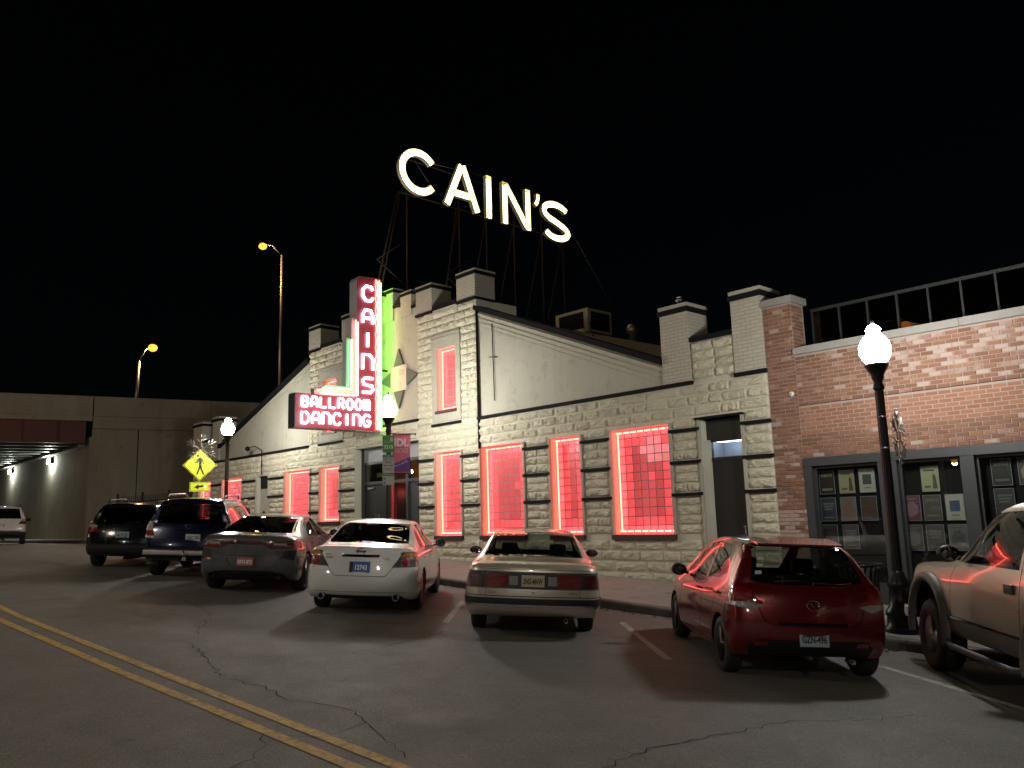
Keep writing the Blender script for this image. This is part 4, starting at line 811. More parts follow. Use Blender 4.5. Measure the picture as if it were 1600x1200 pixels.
beam([(-22.0, 16.0, 14.0), (-22.0, 16.95, 12.95)], .008, 'galvanised', 'guy_wire'); beam([(-22.0, 23.7, 13.4), (-21.0, 25.6, 9.3)], .008, 'galvanised', 'guy_wire'); beam([(-22.0, 16.9, 14.1), (-22.0, 19.3, 14.3)], .008, 'galvanised', 'guy_wire')

# ------------------------------------------------------------------ neon blade sign
NS = empty('neon_sign', (-21.9, 13.95, 4.38)); tag(NS, "red L-shaped neon sign reading CAIN'S BALLROOM DANCING above the entrance", 'sign')
def ns(mb, name, mat, parent=None, fix=True):
    me = mb.mesh(name, MAT[mat]); mb.fix(me) if fix else None; me.transform(T(21.9, -13.95, -4.38)); return link(name, me, parent or NS)
xa, xb = -22.12, -21.72
def cab(name, poly, d0, d1, mat): m = MB(); m.prism(poly, d0, d1, 'x'); return ns(m, name, mat)
tl = [(13.5, 9.16), (13.515, 9.23), (13.56, 9.29), (13.63, 9.325)]
cab('pylon', [(13.5, 4.38), (14.42, 4.38), (14.42, 9.36)] + tl[::-1], xa, xb-.012, 'sheet_grey')
cab('pylon_face', [(13.52, 5.43), (14.40, 5.43), (14.40, 9.34), (13.64, 9.305), (13.57, 9.275), (13.535, 9.22), (13.52, 9.16)], xb-.010, xb, 'enamel_red')
cab('foot', [(11.43, 4.38), (13.498, 4.38), (13.498, 5.41), (11.43, 5.41)], xa, xb-.012, 'sheet_teal'); cab('foot_face', [(11.45, 4.40), (14.40, 4.40), (14.40, 5.425), (13.49, 5.40), (11.45, 5.39)], xb-.009, xb+.001, 'enamel_red')
cab('step', [(13.34, 5.41), (13.498, 5.41), (13.498, 7.94), (13.40, 7.96), (13.35, 7.92)], xa+.05, xb-.05, 'sheet_grey'); cab('step', [(13.18, 5.41), (13.338, 5.41), (13.338, 7.28), (13.25, 7.30), (13.19, 7.26)], xa+.09, xb-.09, 'sheet_grey'); cab('step', [(12.1, 5.412), (13.178, 5.412), (13.178, 5.74), (12.5, 5.74), (12.3, 5.62), (12.1, 5.60)], xa+.09, xb-.09, 'sheet_grey')
GL = {'C': [[(1, .76), (.82, 1), (.32, 1), (0, .72), (0, .28), (.32, 0), (.82, 0), (1, .24)]], 'A': [[(0, 0), (0, .62), (.22, 1), (.78, 1), (1, .62), (1, 0)], [(0, .38), (1, .38)]], 'I': [[(.5, 0), (.5, 1)]], 'N': [[(0, 0), (0, 1), (.68, 1), (1, .74), (1, 0)]], 'S': [[(1, 1), (.2, 1), (0, .8), (.08, .56), (.92, .46), (1, .2), (.8, 0), (0, 0)]],
      'B': [[(0, 0), (0, 1), (.76, 1), (.94, .78), (.76, .55), (0, .55)], [(.76, .55), (1, .28), (.8, 0), (0, 0)]], 'L': [[(0, 1), (0, 0), (.9, 0)]], 'R': [[(0, 0), (0, 1), (.78, 1), (1, .76), (.8, .48), (0, .48)], [(.5, .48), (1, 0)]], 'O': [[(.3, 0), (0, .3), (0, .7), (.3, 1), (.7, 1), (1, .7), (1, .3), (.7, 0), (.3, 0)]], 'M': [[(0, 0), (0, 1), (.85, 1), (1, .85), (1, 0)], [(.5, 1), (.5, 0)]], 'D': [[(0, 0), (0, 1), (.58, 1), (1, .68), (1, .32), (.58, 0), (0, 0)]], 'G': [[(1, .8), (.78, 1), (.3, 1), (0, .7), (0, .3), (.3, 0), (.78, 0), (1, .26), (1, .46), (.55, .46)]]}
def neon(ch, y0, y1, z0, z1, r=.036, shear=0.0):
    m = MB()
    for st_ in GL[ch]: m.tube([(xb+.045, y0+(y1-y0)*a, z0+(z1-z0)*b+shear*(y1-y0)*a) for a, b in st_], r, 8)
    o = ns(m, 'neon_letter', 'neon_white'); return o
for ch, z1, z0 in (('C', 9.02, 8.55), ('A', 8.24, 7.82), ('I', 7.50, 7.06), ('N', 6.80, 6.33), ('S', 6.05, 5.60)): neon(ch, 13.71, 14.08, z0, z1, .043)
for word, y0, y1, z0, z1 in (('BALLROOM', 11.60, 14.02, 5.02, 5.31), ('DANCING', 11.59, 14.04, 4.52, 4.85)):
    k = len(word); wd = (y1-y0)/k
    for i, ch in enumerate(word):
        a = y0+i*wd; f = .26 if ch == 'I' else 0; neon(ch, a+.04+f*wd*.5, a+wd-.07-f*wd*.5, z0+.02*i/k, z1+.04*i/k, .033)
def ntube(name, pts, r, mat): m = MB(); m.tube(pts, r, 8); return ns(m, name, mat)
X_ = xb+.03
ntube('neon_tube', [(X_, 13.46, 7.86), (X_, 13.46, 5.56), (X_, 12.12, 5.53)], .026, 'neon_red'); ntube('neon_tube', [(X_, 13.53, 7.80), (X_, 13.53, 5.48), (X_, 12.25, 5.455)], .028, 'neon_pink'); ntube('neon_tube', [(X_-.05, 13.33, 7.22), (X_-.05, 13.33, 5.66), (X_-.05, 12.42, 5.64)], .030, 'neon_green')
for y, z, mt in ((14.20, 9.30, 'neon_red'), (14.27, 9.26, 'neon_pink'), (14.33, 9.30, 'neon_red')): ntube('neon_tube', [(X_, y+.012*sin(3.1*k+y*40), 4.44+(z-4.44)*k/24) for k in range(25)], .018, mt)
ntube('neon_tube', [(X_, 14.39, 9.22), (X_, 14.39, 4.42)], .022, 'neon_green'); ntube('neon_tube', [(xb-.15, 14.47, 9.2), (xb-.15, 14.47, 4.5)], .024, 'neon_lime')
m = MB()
for z in (8.9, 6.4): m.tube([(xa+.2, 14.40, z), (xa+.2, FY+.2, z)], .03, 6)
ns(m, 'bracket', 'trim_black'); m = MB(); m.tube([(xa+.2, 13.55, 9.2), (xa-1.2, FY+.3, 9.9-.9)], .008, 5); m.tube([(xa+.2, 12.2, 5.7), (xa+.1, FY+.2, 7.4)], .008, 5); ns(m, 'guy_wire', 'galvanised')
# compass-shaped sign on the middle wall
CS = empty('star_sign', (-21.2, FY+.17, 6.05)); tag(CS, 'four-pointed wall sign with dark triangular tips above the entrance', 'sign')
m = MB(); m.box(-.42, .42, -.06, 0, -.40, .40); m.build('panel', MAT['star_cream'], CS)
for q in ([(-.26, .41), (.26, .41), (0, .96)], [(.43, .26), (.43, -.26), (1.03, 0)], [(-.43, .26), (-.43, -.26), (-1.03, 0)], [(-.26, -.41), (.26, -.41), (0, -.96)]):
    m = MB(); m.prism(q, -.06, 0, 'y'); m.build('tip', MAT['star_grey'], CS)
lettering('sign_lettering', '00', .26, MAT['star_ink'], CS, T(.18, -.061, .08), .001); lettering('sign_lettering', 'Y', .26, MAT['star_ink'], CS, T(.1, -.061, -.30), .001)

# ------------------------------------------------------------------ overpass and far street lights
AX = V((cos(RAD(76)), sin(RAD(76)), 0)); NX = V((-AX.y, AX.x, 0))   # along the bridge, and away from us
P0 = V((-47, 14, 0)); OMAT = M4(((AX.x, NX.x, 0, P0.x), (AX.y, NX.y, 0, P0.y), (0, 0, 1, 0), (0, 0, 0, 1)))
OV = empty('overpass', mat=OMAT); tag(OV, 'concrete road overpass with dark red steel girder crossing the street', 'overpass')
def ov(name, mat, *bx):
    m = MB()
    for q in bx: m.box(*q)
    return m.build(name, MAT[mat], OV)
AB = -.95; ov('parapet', 'concrete', (-34, AB-.03, -.06, .25, 7.62, 8.60)); ov('parapet', 'concrete', (AB+.03, 5.0, -.06, .25, 7.62, 8.60)); ov('parapet', 'concrete', (5.05, 60, -.06, .25, 7.62, 8.60))
ov('deck_edge', 'concrete', (-34, AB-.02, -.16, .3, 7.34, 7.60)); ov('parapet_cap', 'concrete', (-34, 60, -.10, .29, 8.602, 8.68))
ov('abutment_seat', 'concrete', (AB+.02, 4.98, -.10, .8, 6.95, 7.60)); ov('abutment_seat', 'concrete', (5.02, 60, -.10, .8, 6.95, 7.60))
for k in range(12): ov('girder', 'girder_red' if k == 0 else 'girder_dark', (-34, AB-.3, .05+k*1.9, .11+k*1.9, 6.22, 7.33), (-34, AB-.3, -.08+k*1.9, .24+k*1.9, 6.16, 6.215))
for k in range(18): ov('stiffener', 'girder_red', (-2.6-k*1.6, -2.56-k*1.6, -.05, .045, 6.24, 7.32))
ov('deck_slab', 'concrete', (-34, AB-.02, .31, 23, 7.345, 7.6)); 
OI = OMAT.inverted(); m = MB(); m.prism([(-47.25, 13.0), (-47.25, 15.5), (-69, 18.0), (-69, 13.0)], -.5, 6.5, 'z'); me = m.mesh('abutment_wall', MAT['concrete']); m.fix(me); me.transform(OI); link('abutment_wall', me, OV)
m = MB(); m.prism([(-47.9, 12.6), (-47.9, 12.99), (-69, 12.99), (-69, 12.6)], 6.0, 6.15, 'z'); me = m.mesh('bearing_ledge', MAT['concrete']); m.fix(me); me.transform(OI); link('bearing_ledge', me, OV)
for a, b in ((AB+.0, 1.28), (1.33, 5.0), (5.05, 9.0), (9.05, 60)): ov('wing_wall', 'concrete', (a, b, .02, .5 if a > 0 else .14, -.5, 6.94))
ov('far_abutment', 'concrete', (-30, -28.8, .15, 23, -.5, 6.1)); ov('carriageway', 'asphalt', (-34, 60, .31, 23, 7.62, 7.7)); ov('parapet', 'concrete', (-34, 60, 23.0, 23.3, 7.3, 8.6))
for k, v_ in enumerate((8.3, 18.0)):
    dist = 'nearer' if k == 0 else 'farther'; W0 = empty('wall_light', ((-54.5, -64.5)[k], 12.98, 5.72)); W0.rotation_euler = (0, 0, RAD(90)); tag(W0, 'bright white wall light under the overpass, the %s one' % dist, 'light', 'lights under the overpass')
    m = MB(); m.bevbox(-.16, 0, -.22, .22, -.14, .16, .02); m.build('housing', MAT['trim_black'], W0); m = MB(); m.bevbox(-.24, -.161, -.19, .19, -.16, .10, .03); m.build('lens', MAT['wall_lamp'], W0)
def cobra(base, top, head, label, energy=900, col=(1, .55, .20)):
    B_, T_, H_ = V(base), V(top), V(head); r = empty('highway_light', base); tag(r, label, 'street light', 'orange highway lights')
    m = MB(); m.tube([(0, 0, 0), tuple(T_-B_)], .13, 10, r1=.08); m.build('pole', MAT['galvanised'], r); m = MB(); mid = T_.lerp(H_, .5)+V((0, 0, .35)); m.tube([tuple(T_-B_), tuple(mid-B_), tuple(H_-B_+V((0, 0, .12)))], .05, 8); m.build('arm', MAT['galvanised'], r)
    d = (H_-T_); d.z = 0; d.normalize(); m = MB(); m.X = M4.Translation(H_-B_+V((0, 0, .1))); m.sphere((0, 0, .02), 1, 12, 0, (.30, .30, .14)); m.build('housing', MAT['galvanised'], r); m = MB(); m.sphere(tuple(H_-B_-V((0, 0, .06))), 1, 12, 0, (.27, .27, .22)); m.build('lamp', MAT['sodium'], r); lamp_light('lamp_light', tuple(H_-B_-V((0, 0, .25))), energy, col, .2, r)
cobra((-50, 25.2, 7.7), (-50, 25.2, 19.7), (-50.2, 23.9, 20.2), 'tall orange highway light behind the left wing of the ballroom'); cobra((-50, 16.1, 7.7), (-50, 16.2, 11.4), (-50, 16.95, 12.35), 'shorter orange highway light standing on the overpass')
cobra((7, -9, -.9), (7, -9, 8.4), (6.6, -6.4, 8.7), 'warm street light across the street at the right', 1700, (1, .87, .70)); cobra((-14, -9, .1), (-14, -9, 9.2), (-14.2, -6.4, 9.5), 'warm street light across the street facing the ballroom', 1750, (1, .87, .70)); cobra((-36, -9, .9), (-36, -9, 9.6), (-36, -6.6, 9.9), 'orange street light across the street before the overpass', 1900, (1, .66, .36))
for i_, (x_, y_, z_) in enumerate(((-33, -60, 8.0), (-39, -78, 10.5), (-27, -48, 5.2), (-18.5, -62, 5.5))): cobra((x_, y_-2, -1.4), (x_, y_-2, z_), (x_, y_, z_+.3), 'orange street light far behind the camera, the %s of four' % ('first', 'second', 'third', 'last')[i_], 400)
# iron fence between ballroom and overpass
FN = empty('iron_fence', (-40, 15.2, 1.1)); tag(FN, 'black iron picket fence between the ballroom and the overpass', 'fence')
m = MB(); a, b = V((-45.2, 13.9, 1.0)), V((-37.3, 16.2, 1.1)); k = 56
for i in range(k+1): p = a.lerp(b, i/k)-V((-40, 15.2, 1.1)); m.box(p.x-.012, p.x+.012, p.y-.012, p.y+.012, p.z, p.z+2.25)
o = m.build('pickets', MAT['fence_black'], FN); o.name = 'picket'; o['kind'] = 'stuff'
for h in (.25, 1.95):
    m = MB(); m.tube([tuple(a-V((-40, 15.2, 1.1-h))), tuple(b-V((-40, 15.2, 1.1-h)))], .022, 6); m.build('rail', MAT['fence_black'], FN)
for i in range(5): p = a.lerp(b, i/4)-V((-40, 15.2, 1.1)); m = MB(); m.box(p.x-.04, p.x+.04, p.y-.04, p.y+.04, p.z, p.z+2.4); m.build('post', MAT['fence_black'], FN)
# bare ground beyond the ballroom
o = sheet('verge', frange(-140, -37.3, 4), [KERB_Y+.16, 60], lambda x, y: walk_z(x)+.02, 'sidewalk'); tag(o, kind='structure')
o = sheet('yard', [-37.3, 60], [FY+.5, 60], lambda x, y: -.9, 'asphalt'); tag(o, kind='structure')

# ------------------------------------------------------------------ person on the pavement behind the blue vehicle
def person(x, y, h, ang, label):
    z = walk_z(x); root = empty('person', (x, y, z)); root.rotation_euler = (0, 0, RAD(ang)); tag(root, label, 'person')
    s = h/1.75; J = {'pel': ((0, 0, .95), .15), 'wai': ((0, 0, 1.1), .135), 'che': ((0, .01, 1.32), .16), 'nek': ((0, 0, 1.47), .06), 'hed': ((0, .01, 1.56), .075)}
    E_ = [('pel', 'wai'), ('wai', 'che'), ('che', 'nek'), ('nek', 'hed')]
    for sg, n in ((-1, 'l'), (1, 'r')):
        J.update({'hip'+n: ((sg*.10, 0, .90), .10), 'kne'+n: ((sg*.11, .02, .50), .065), 'ank'+n: ((sg*.11, -.01, .09), .045), 'toe'+n: ((sg*.12, .15, .035), .035), 'sho'+n: ((sg*.19, 0, 1.40), .065), 'elb'+n: ((sg*.24, -.02, 1.12), .047), 'wri'+n: ((sg*.23, .08, .88), .032), 'pal'+n: ((sg*.225, .11, .81), .034)})
        E_ += [('pel', 'hip'+n), ('hip'+n, 'kne'+n), ('kne'+n, 'ank'+n), ('ank'+n, 'toe'+n), ('che', 'sho'+n), ('sho'+n, 'elb'+n), ('elb'+n, 'wri'+n), ('wri'+n, 'pal'+n)]
        for f in range(4):
            J['f%d%s' % (f, n)] = ((sg*.225+(f-1.5)*.018, .125, .745), .009); J['g%d%s' % (f, n)] = ((sg*.225+(f-1.5)*.019, .145, .70+.006*abs(f-1.5)), .008); E_ += [('pal'+n, 'f%d%s' % (f, n)), ('f%d%s' % (f, n), 'g%d%s' % (f, n))]
        J['t'+n] = ((sg*.18, .15, .77), .010); E_.append(('pal'+n, 't'+n))
    keys = list(J); me = bpy.data.meshes.new('body'); me.from_pydata([tuple(c*s for c in J[k][0]) for k in keys], [(keys.index(a), keys.index(b)) for a, b in E_], [])
    o = bpy.data.objects.new('body', me); COL.objects.link(o); md = o.modifiers.new('k', 'SKIN'); md.use_smooth_shade = True
    for i, k in enumerate(keys): me.skin_vertices[0].data[i].radius = (J[k][1]*s, J[k][1]*s); me.skin_vertices[0].data[i].use_root = (k == 'pel')
    s2 = o.modifiers.new('s', 'SUBSURF'); s2.levels = 1; s2.render_levels = 1
    dg = bpy.context.evaluated_depsgraph_get(); dg.update(); m2 = bpy.data.meshes.new_from_object(o.evaluated_get(dg)); bpy.data.objects.remove(o)
    for mt in ('skin', 'jacket', 'jeans', 'shoe'): m2.materials.append(MAT[mt])
    for p in m2.polygons:
        c = p.center/s; p.use_smooth = True; p.material_index = 3 if c.z < .10 else 2 if c.z < .93 and abs(c.x) < .2 else 0 if c.z > 1.47 or (c.z < .87 and abs(c.x) > .15) else 1
    link('body', m2, root)
    hd = MB(); hd.sphere((0, .02*s, 1.63*s), 1, 16, 0, (.077*s, .095*s, .115*s)); hd.sphere((0, .115*s, 1.615*s), 1, 8, 0, (.014*s, .02*s, .022*s))
    for sg in (-1, 1): hd.sphere((sg*.078*s, .01*s, 1.62*s), 1, 8, 0, (.012*s, .022*s, .03*s))
    hd.build('head', MAT['skin'], root); cp = MB(); cp.lathe([(.088*s, 1.66*s), (.09*s, 1.69*s), (.08*s, 1.735*s), (.05*s, 1.76*s), (.0001, 1.768*s)], 18, 0, (0, .015*s, 0)); cp.build('knit_cap', MAT['cap_white'], root)
    for sg in (-1, 1): ey = MB(); ey.sphere((sg*.032*s, .10*s, 1.635*s), .011*s, 8); ey.build('eye', MAT['ink_dark'], root)
    return root
simple('skin', (.45, .27, .20), .55); simple('jacket', (.05, .05, .06), .8); simple('jeans', (.03, .04, .07), .85); simple('shoe', (.02, .02, .02), .6); simple('cap_white', (.6, .56, .55), .8)
person(-27.75, 12.75, 1.56, 20, 'person in pale cap standing on the pavement behind the dark blue vehicle')

# ------------------------------------------------------------------ cars
# car frame: +Y forward, +X right, origin under the rear axle on the ground
CF = (1.0, .8, .45, 0.0)
def car_cage(st, rear, front):
    """st: stations (y, zb, w, zbelt, wbelt, zedge, wedge, ztop); rear/front: y of the fascia centre per row (6 rows) + corner pull"""
    def ring(s):
        y, zb, w_, zbe, wbe, ze, we, zt = s; H = zbe - zb; R = []
        for f in (0, .45, .8): R.append((w_*.93*f, y, zb))
        R.append((w_*.93, y, zb + .01)); R.append((w_*.985, y, zb + .09)); R.append((w_, y, zb + .38*H)); R.append((w_*.992, y, zb + .74*H)); R.append((wbe, y, zbe))
        R.append((we, y, ze))
        for f in (.8, .45, 0): R.append((we*f, y, ze + (zt - ze)*(1 - f*f)))
        return R
    rings = [ring(s) for s in st]
    rows = [3, 4, 5, 6, 7, 8]
    bm = bmesh.new(); grid = []
    for k, R in enumerate(rings):
        R = [list(p) for p in R]
        for end, spec, sg in ((0, rear, -1), (len(rings)-1, front, 1)):
            if k == end:
                yc, pull = spec
                for i, r in enumerate(rows): R[r][1] = yc[i] - sg*pull
                for i, f in ((0, 0), (1, .45), (2, .8)): R[i][1] = yc[0] - sg*pull*f**2.2
                for i, f in ((9, .8), (10, .45), (11, 0)): R[i][1] = yc[5] - sg*pull*f**2.2
        row = []
        for i, p in enumerate(R):
            a = bm.verts.new(p); b = a if p[0] == 0 else bm.verts.new((-p[0], p[1], p[2])); row.append((a, b))
        grid.append(row)
    n = 12
    for k in range(len(grid)-1):
        for i in range(n-1):
            for sd in (0, 1):
                q = [grid[k][i][sd], grid[k][i+1][sd], grid[k+1][i+1][sd], grid[k+1][i][sd]]
                bm.faces.new(q)
    for end, spec, sg in ((0, rear, -1), (len(grid)-1, front, 1)):
        G = grid[end]; yc, pull = spec; table = []
        for ri, r in enumerate(rows):
            if ri == 0: table.append([G[3], G[2], G[1], G[0]]); continue
            if ri == 5: table.append([G[8], G[9], G[10], G[11]]); continue
            e = G[r][0].co; line = [G[r]]
            for f in CF[1:]:
                p = (e.x*f, yc[ri] - sg*pull*f**2.2, e.z)
                a = bm.verts.new(p); b = a if f == 0 else bm.verts.new((-p[0], p[1], p[2])); line.append((a, b))
            table.append(line)
        for ri in range(5):
            for ci in range(3):
                for sd in (0, 1):
                    bm.faces.new([table[ri][ci][sd], table[ri+1][ci][sd], table[ri+1][ci+1][sd], table[ri][ci+1][sd]])
    bmesh.ops.recalc_face_normals(bm, faces=bm.faces[:])
    cl = bm.edges.layers.float.new('crease_edge')
    for k in range(len(grid)):
        for i, cr in ((7, .35), (8, .25), (3, .5)):
            for sd in (0, 1):
                if k+1 < len(grid):
                    e = bm.edges.get((grid[k][i][sd], grid[k+1][i][sd]))
                    if e: e[cl] = cr
    return bm
def subdiv(bm, lv=2):
    me = bpy.data.meshes.new('cage'); bm.to_mesh(me); bm.free(); o = bpy.data.objects.new('cage', me); COL.objects.link(o)
    md = o.modifiers.new('s', 'SUBSURF'); md.levels = lv; md.render_levels = lv
    dg = bpy.context.evaluated_depsgraph_get(); dg.update(); m2 = bpy.data.meshes.new_from_object(o.evaluated_get(dg))
    bpy.data.objects.remove(o); bpy.data.meshes.remove(me)
    b = bmesh.new(); b.from_mesh(m2); bpy.data.meshes.remove(m2); return b
def inside(p, poly):
    x, y = p; c = False; j = len(poly)-1
    for i in range(len(poly)):
        a, b = poly[i], poly[j]
        if (a[1] > y) != (b[1] > y) and x < (b[0]-a[0])*(y-a[1])/(b[1]-a[1]) + a[0]: c = not c
        j = i
    return c
def stamp(bm, lay, poly, axis, tid, cond=None, only=(0,)):
    """cut the outline poly into the shell and mark the faces inside it; axis 'x' (side view, poly in y,z), 'y' (end view, poly in x,z) or 'z' (plan)"""
    ia, ib = {'x': (1, 2), 'y': (0, 2), 'z': (0, 1)}[axis]
    a0 = min(p[0] for p in poly); a1 = max(p[0] for p in poly); b0 = min(p[1] for p in poly); b1 = max(p[1] for p in poly)
    def cand():
        out = []
        for f in bm.faces:
            if f[lay] not in only: continue
            va = [v.co[ia] for v in f.verts]; vb = [v.co[ib] for v in f.verts]
            if max(va) < a0 or min(va) > a1 or max(vb) < b0 or min(vb) > b1: continue
            if cond is None or cond(f.calc_center_median(), f.normal): out.append(f)
        return out
    n = len(poly); F = cand()
    for i in range(n):
        p, q = poly[i], poly[(i+1) % n]
        co = [0, 0, 0]; co[ia], co[ib] = p; no = [0, 0, 0]; no[ia], no[ib] = (q[1]-p[1]), -(q[0]-p[0])
        E = set(e for f in F for e in f.edges); Vv = set(v for f in F for v in f.verts)
        res = bmesh.ops.bisect_plane(bm, geom=F + list(E) + list(Vv), dist=1e-5, plane_co=co, plane_no=V(no).normalized())
        F = list({f for f in F if f.is_valid} | {g for g in res['geom'] if isinstance(g, bmesh.types.BMFace)})
    for f in F:
        c = f.calc_center_median()
        if inside((c[ia], c[ib]), poly): f[lay] = tid
def strip(pts, wd):
    """thin quads along a polyline, for shut lines and trims"""
    out = []
    for a, b in zip(pts, pts[1:]):
        d = V((b[0]-a[0], b[1]-a[1])); L = d.length
        if L < 1e-6: continue
        d /= L; nrm = V((-d.y, d.x))*wd/2; e = d*wd*.3
        out.append([(a[0]-e.x+nrm.x, a[1]-e.y+nrm.y), (b[0]+e.x+nrm.x, b[1]+e.y+nrm.y), (b[0]+e.x-nrm.x, b[1]+e.y-nrm.y), (a[0]-e.x-nrm.x, a[1]-e.y-nrm.y)])
    return out
def circle(c, r, n=22): return [(c[0]+r*cos(2*pi*i/n), c[1]+r*sin(2*pi*i/n)) for i in range(n)]
REAR = lambda c, nrm: nrm.y < -.12
FRONT = lambda c, nrm: nrm.y > .12
SIDE = lambda c, nrm: abs(nrm.x) > .25
TOP = lambda c, nrm: nrm.z > .2
def mirror(poly): return [(-a, b) for a, b in poly][::-1]
_rims = {}
def wheel(car, x, y, r, wd, style, rimmat, rr):
    sg = 1 if x > 0 else -1; root = empty('wheel'); root.parent = car; root.location = (x, y, r)
    key = ('t', r, wd, rr)
    if key not in _rims:
        t = MB(); h = wd/2
        t.lathe([(rr, -h*.82), (rr+.02, -h*.96), (r-.06, -h*1.02), (r-.02, -h*.93), (r-.003, -h*.72), (r, -h*.3), (r, h*.3), (r-.003, h*.72), (r-.02, h*.93), (r-.06, h*1.02), (rr+.02, h*.96), (rr, h*.82)], 36, 0, axis='x')
        g = MB()
        for k in range(-2, 3): g.lathe([(r+.0015, k*h*.3-.004), (r+.0015, k*h*.3+.004)], 36, 0, axis='x')
        _rims[key] = t.mesh('tyre', MAT['tyre']); t.fix(_rims[key])
    link('tyre', _rims[key], root)
    key = ('r', r, wd, rr, style, rimmat)
    if key not in _rims:
        m = MB(); h = wd/2
        m.lathe([(rr+.004, h*.86), (rr-.012, h*.80), (rr-.03, h*.35), (rr-.03, -h*.1)], 30, 0, axis='x'); m.lathe([(rr-.031, -h*.05), (0.0001, -h*.05)], 30, 1, axis='x')
        ns = {'multi': 10, 'five': 5, 'steel': 0, 'twin': 5, 'six': 6}[style]
        for k in range(ns):
            a = 2*pi*k/ns; hw = {'multi': .016, 'five': .038, 'twin': .03, 'six': .042}[style]
            m.X = M4.Rotation(a, 4, 'X')
            m.add([(h*.72, -hw*1.25, .05), (h*.72, hw*1.25, .05), (h*.80, hw*.8, rr-.02), (h*.80, -hw*.8, rr-.02), (h*.45, -hw*1.3, .05), (h*.45, hw*1.3, .05), (h*.4, hw*.9, rr-.02), (h*.4, -hw*.9, rr-.02)],
                  [(0,1,2,3),(4,7,6,5),(0,4,5,1),(1,5,6,2),(2,6,7,3),(3,7,4,0)])
        m.X = M4()
        if style == 'steel':
            m.lathe([(rr-.03, h*.25), (rr*.72, h*.45), (rr*.5, h*.62), (.075, h*.5), (.0001, h*.5)], 30, 0, axis='x')
            for k in range(10): m.lathe([(.0001, h*.64), (.016, h*.63), (.016, h*.4)], 8, 1, c=(0, rr*.63*cos(.628*k), rr*.63*sin(.628*k)), axis='x')
        m.lathe([(.07, h*.4), (.07, h*.72), (.055, h*.8), (.0001, h*.82)], 16, 0, axis='x')
        for k in range(5): m.lathe([(.0001, h*.82), (.011, h*.81), (.011, h*.5)], 6, 1, c=(0, .088*cos(1.2566*k+.3), .088*sin(1.2566*k+.3)), axis='x')
        _rims[key] = m.mesh('rim', [MAT[rimmat], MAT['gap']]); m.fix(_rims[key])
    o = link('rim', _rims[key], root)
    if sg < 0: o.rotation_euler = (0, 0, pi)
    return root
def plate(car, x, y, z, mat, txt, ink, tilt=0, w_=.305, h_=.152, txt2=None, holder=True, band=None, sub=None):
    p = MB(); p.bevbox(-w_/2, w_/2, -.004, .004, 0, h_, .003); o = p.build('license_plate', MAT[mat], car); o.location = (x, y, z); o.rotation_euler = (RAD(tilt), 0, 0)
    if band:
        b = MB(); b.box(-w_/2+.004, -w_/2+.05, -.0052, -.004, .004, h_-.004); b.build('plate_band', MAT[band], o)
    lettering('plate_number', txt, .10, MAT[ink], o, T(.02 if band else 0, -.0045, .038), .0008, sx=.80, off=.003, maxw=w_-.05-(.05 if band else 0))
    if sub: lettering('plate_legend', sub, .022, MAT[ink], o, T(0, -.0045, .014), .0006)
    if holder:
        f = MB(); f.box(-w_/2-.008, w_/2+.008, -.001, .006, -.008, 0); f.box(-w_/2-.008, w_/2+.008, -.001, .006, h_, h_+.008); f.box(-w_/2-.008, -w_/2, -.001, .006, 0, h_); f.box(w_/2, w_/2+.008, -.001, .006, 0, h_); f.build('plate_frame', MAT['plastic_black'], o)
    return o
def mirrors(car, x, y, z, mat, s=1.0, sides=(-1, 1), hw=.10, hh=.075):
    for sg in sides:
        m = MB(); o = len(m.v)
        m.sphere((sg*(x+.10*s), y, z), 1, 14, 0, (hw*s, .075*s, hh*s))
        m.tube([(sg*(x-.03), y+.03, z-.05*s), (sg*(x+.06*s), y+.01, z-.03*s)], .022, 8)
        r = m.build('door_mirror', MAT[mat], car)
        g = MB(); g.lathe([(.0001, 0), (1, .0)], 16, 0, axis='y'); g.v = [(a[0]*hw*.82*s+sg*(x+.10*s), y-.066*s, a[2]*hh*.8*s+z) for a in g.v]
        g.build('mirror_glass', MAT['chrome'], r)
def seats(car, ys, z, hw, mat, top=.62, bench=None):
    """front pair and a rear bench with head restraints"""
    for y in ys:
        for sg in (-1, 1):
            m = MB(); m.bevbox(sg*hw-.23, sg*hw+.23, y-.12, y+.36, z, z+.16, .05); m.X = T(sg*hw, y-.1, z+.1) @ RX(14)
            m.bevbox(-.23, .23, -.07, .07, 0, top-.08, .06); m.bevbox(-.13, .13, -.05, .05, top-.05, top+.13, .045); m.build('seat', MAT[mat], car)
    if bench is not None:
        m = MB(); m.bevbox(-hw-.28, hw+.28, bench-.1, bench+.36, z, z+.15, .05); m.X = T(0, bench-.08, z+.08) @ RX(18); m.bevbox(-hw-.28, hw+.28, -.07, .07, 0, top-.12, .06)
        for sx in (-hw, hw): m.bevbox(sx-.13, sx+.13, -.05, .05, top-.12, top+.03, .045)
        m.build('rear_bench', MAT[mat], car)
def dash(car, y, z, hw, mat):
    m = MB(); m.bevbox(-hw, hw, y-.15, y+.30, z-.25, z, .06); m.build('dashboard', MAT[mat], car)
    s = MB(); s.tube([(-.37+.18*cos(a*pi/9), y-.22-.05*sin(a*pi/9), z-.02+.17*sin(a*pi/9)) for a in range(18)], .014, 6, closed=True); s.tube([(-.37, y-.22, z-.02), (-.37, y-.05, z-.08)], .03, 8); s.build('steering_wheel', MAT['plastic_black'], car)
    r = MB(); r.bevbox(-.12, .12, y+.02, y+.06, z+.36, z+.43, .015); r.build('rear_view_mirror', MAT['plastic_black'], car)
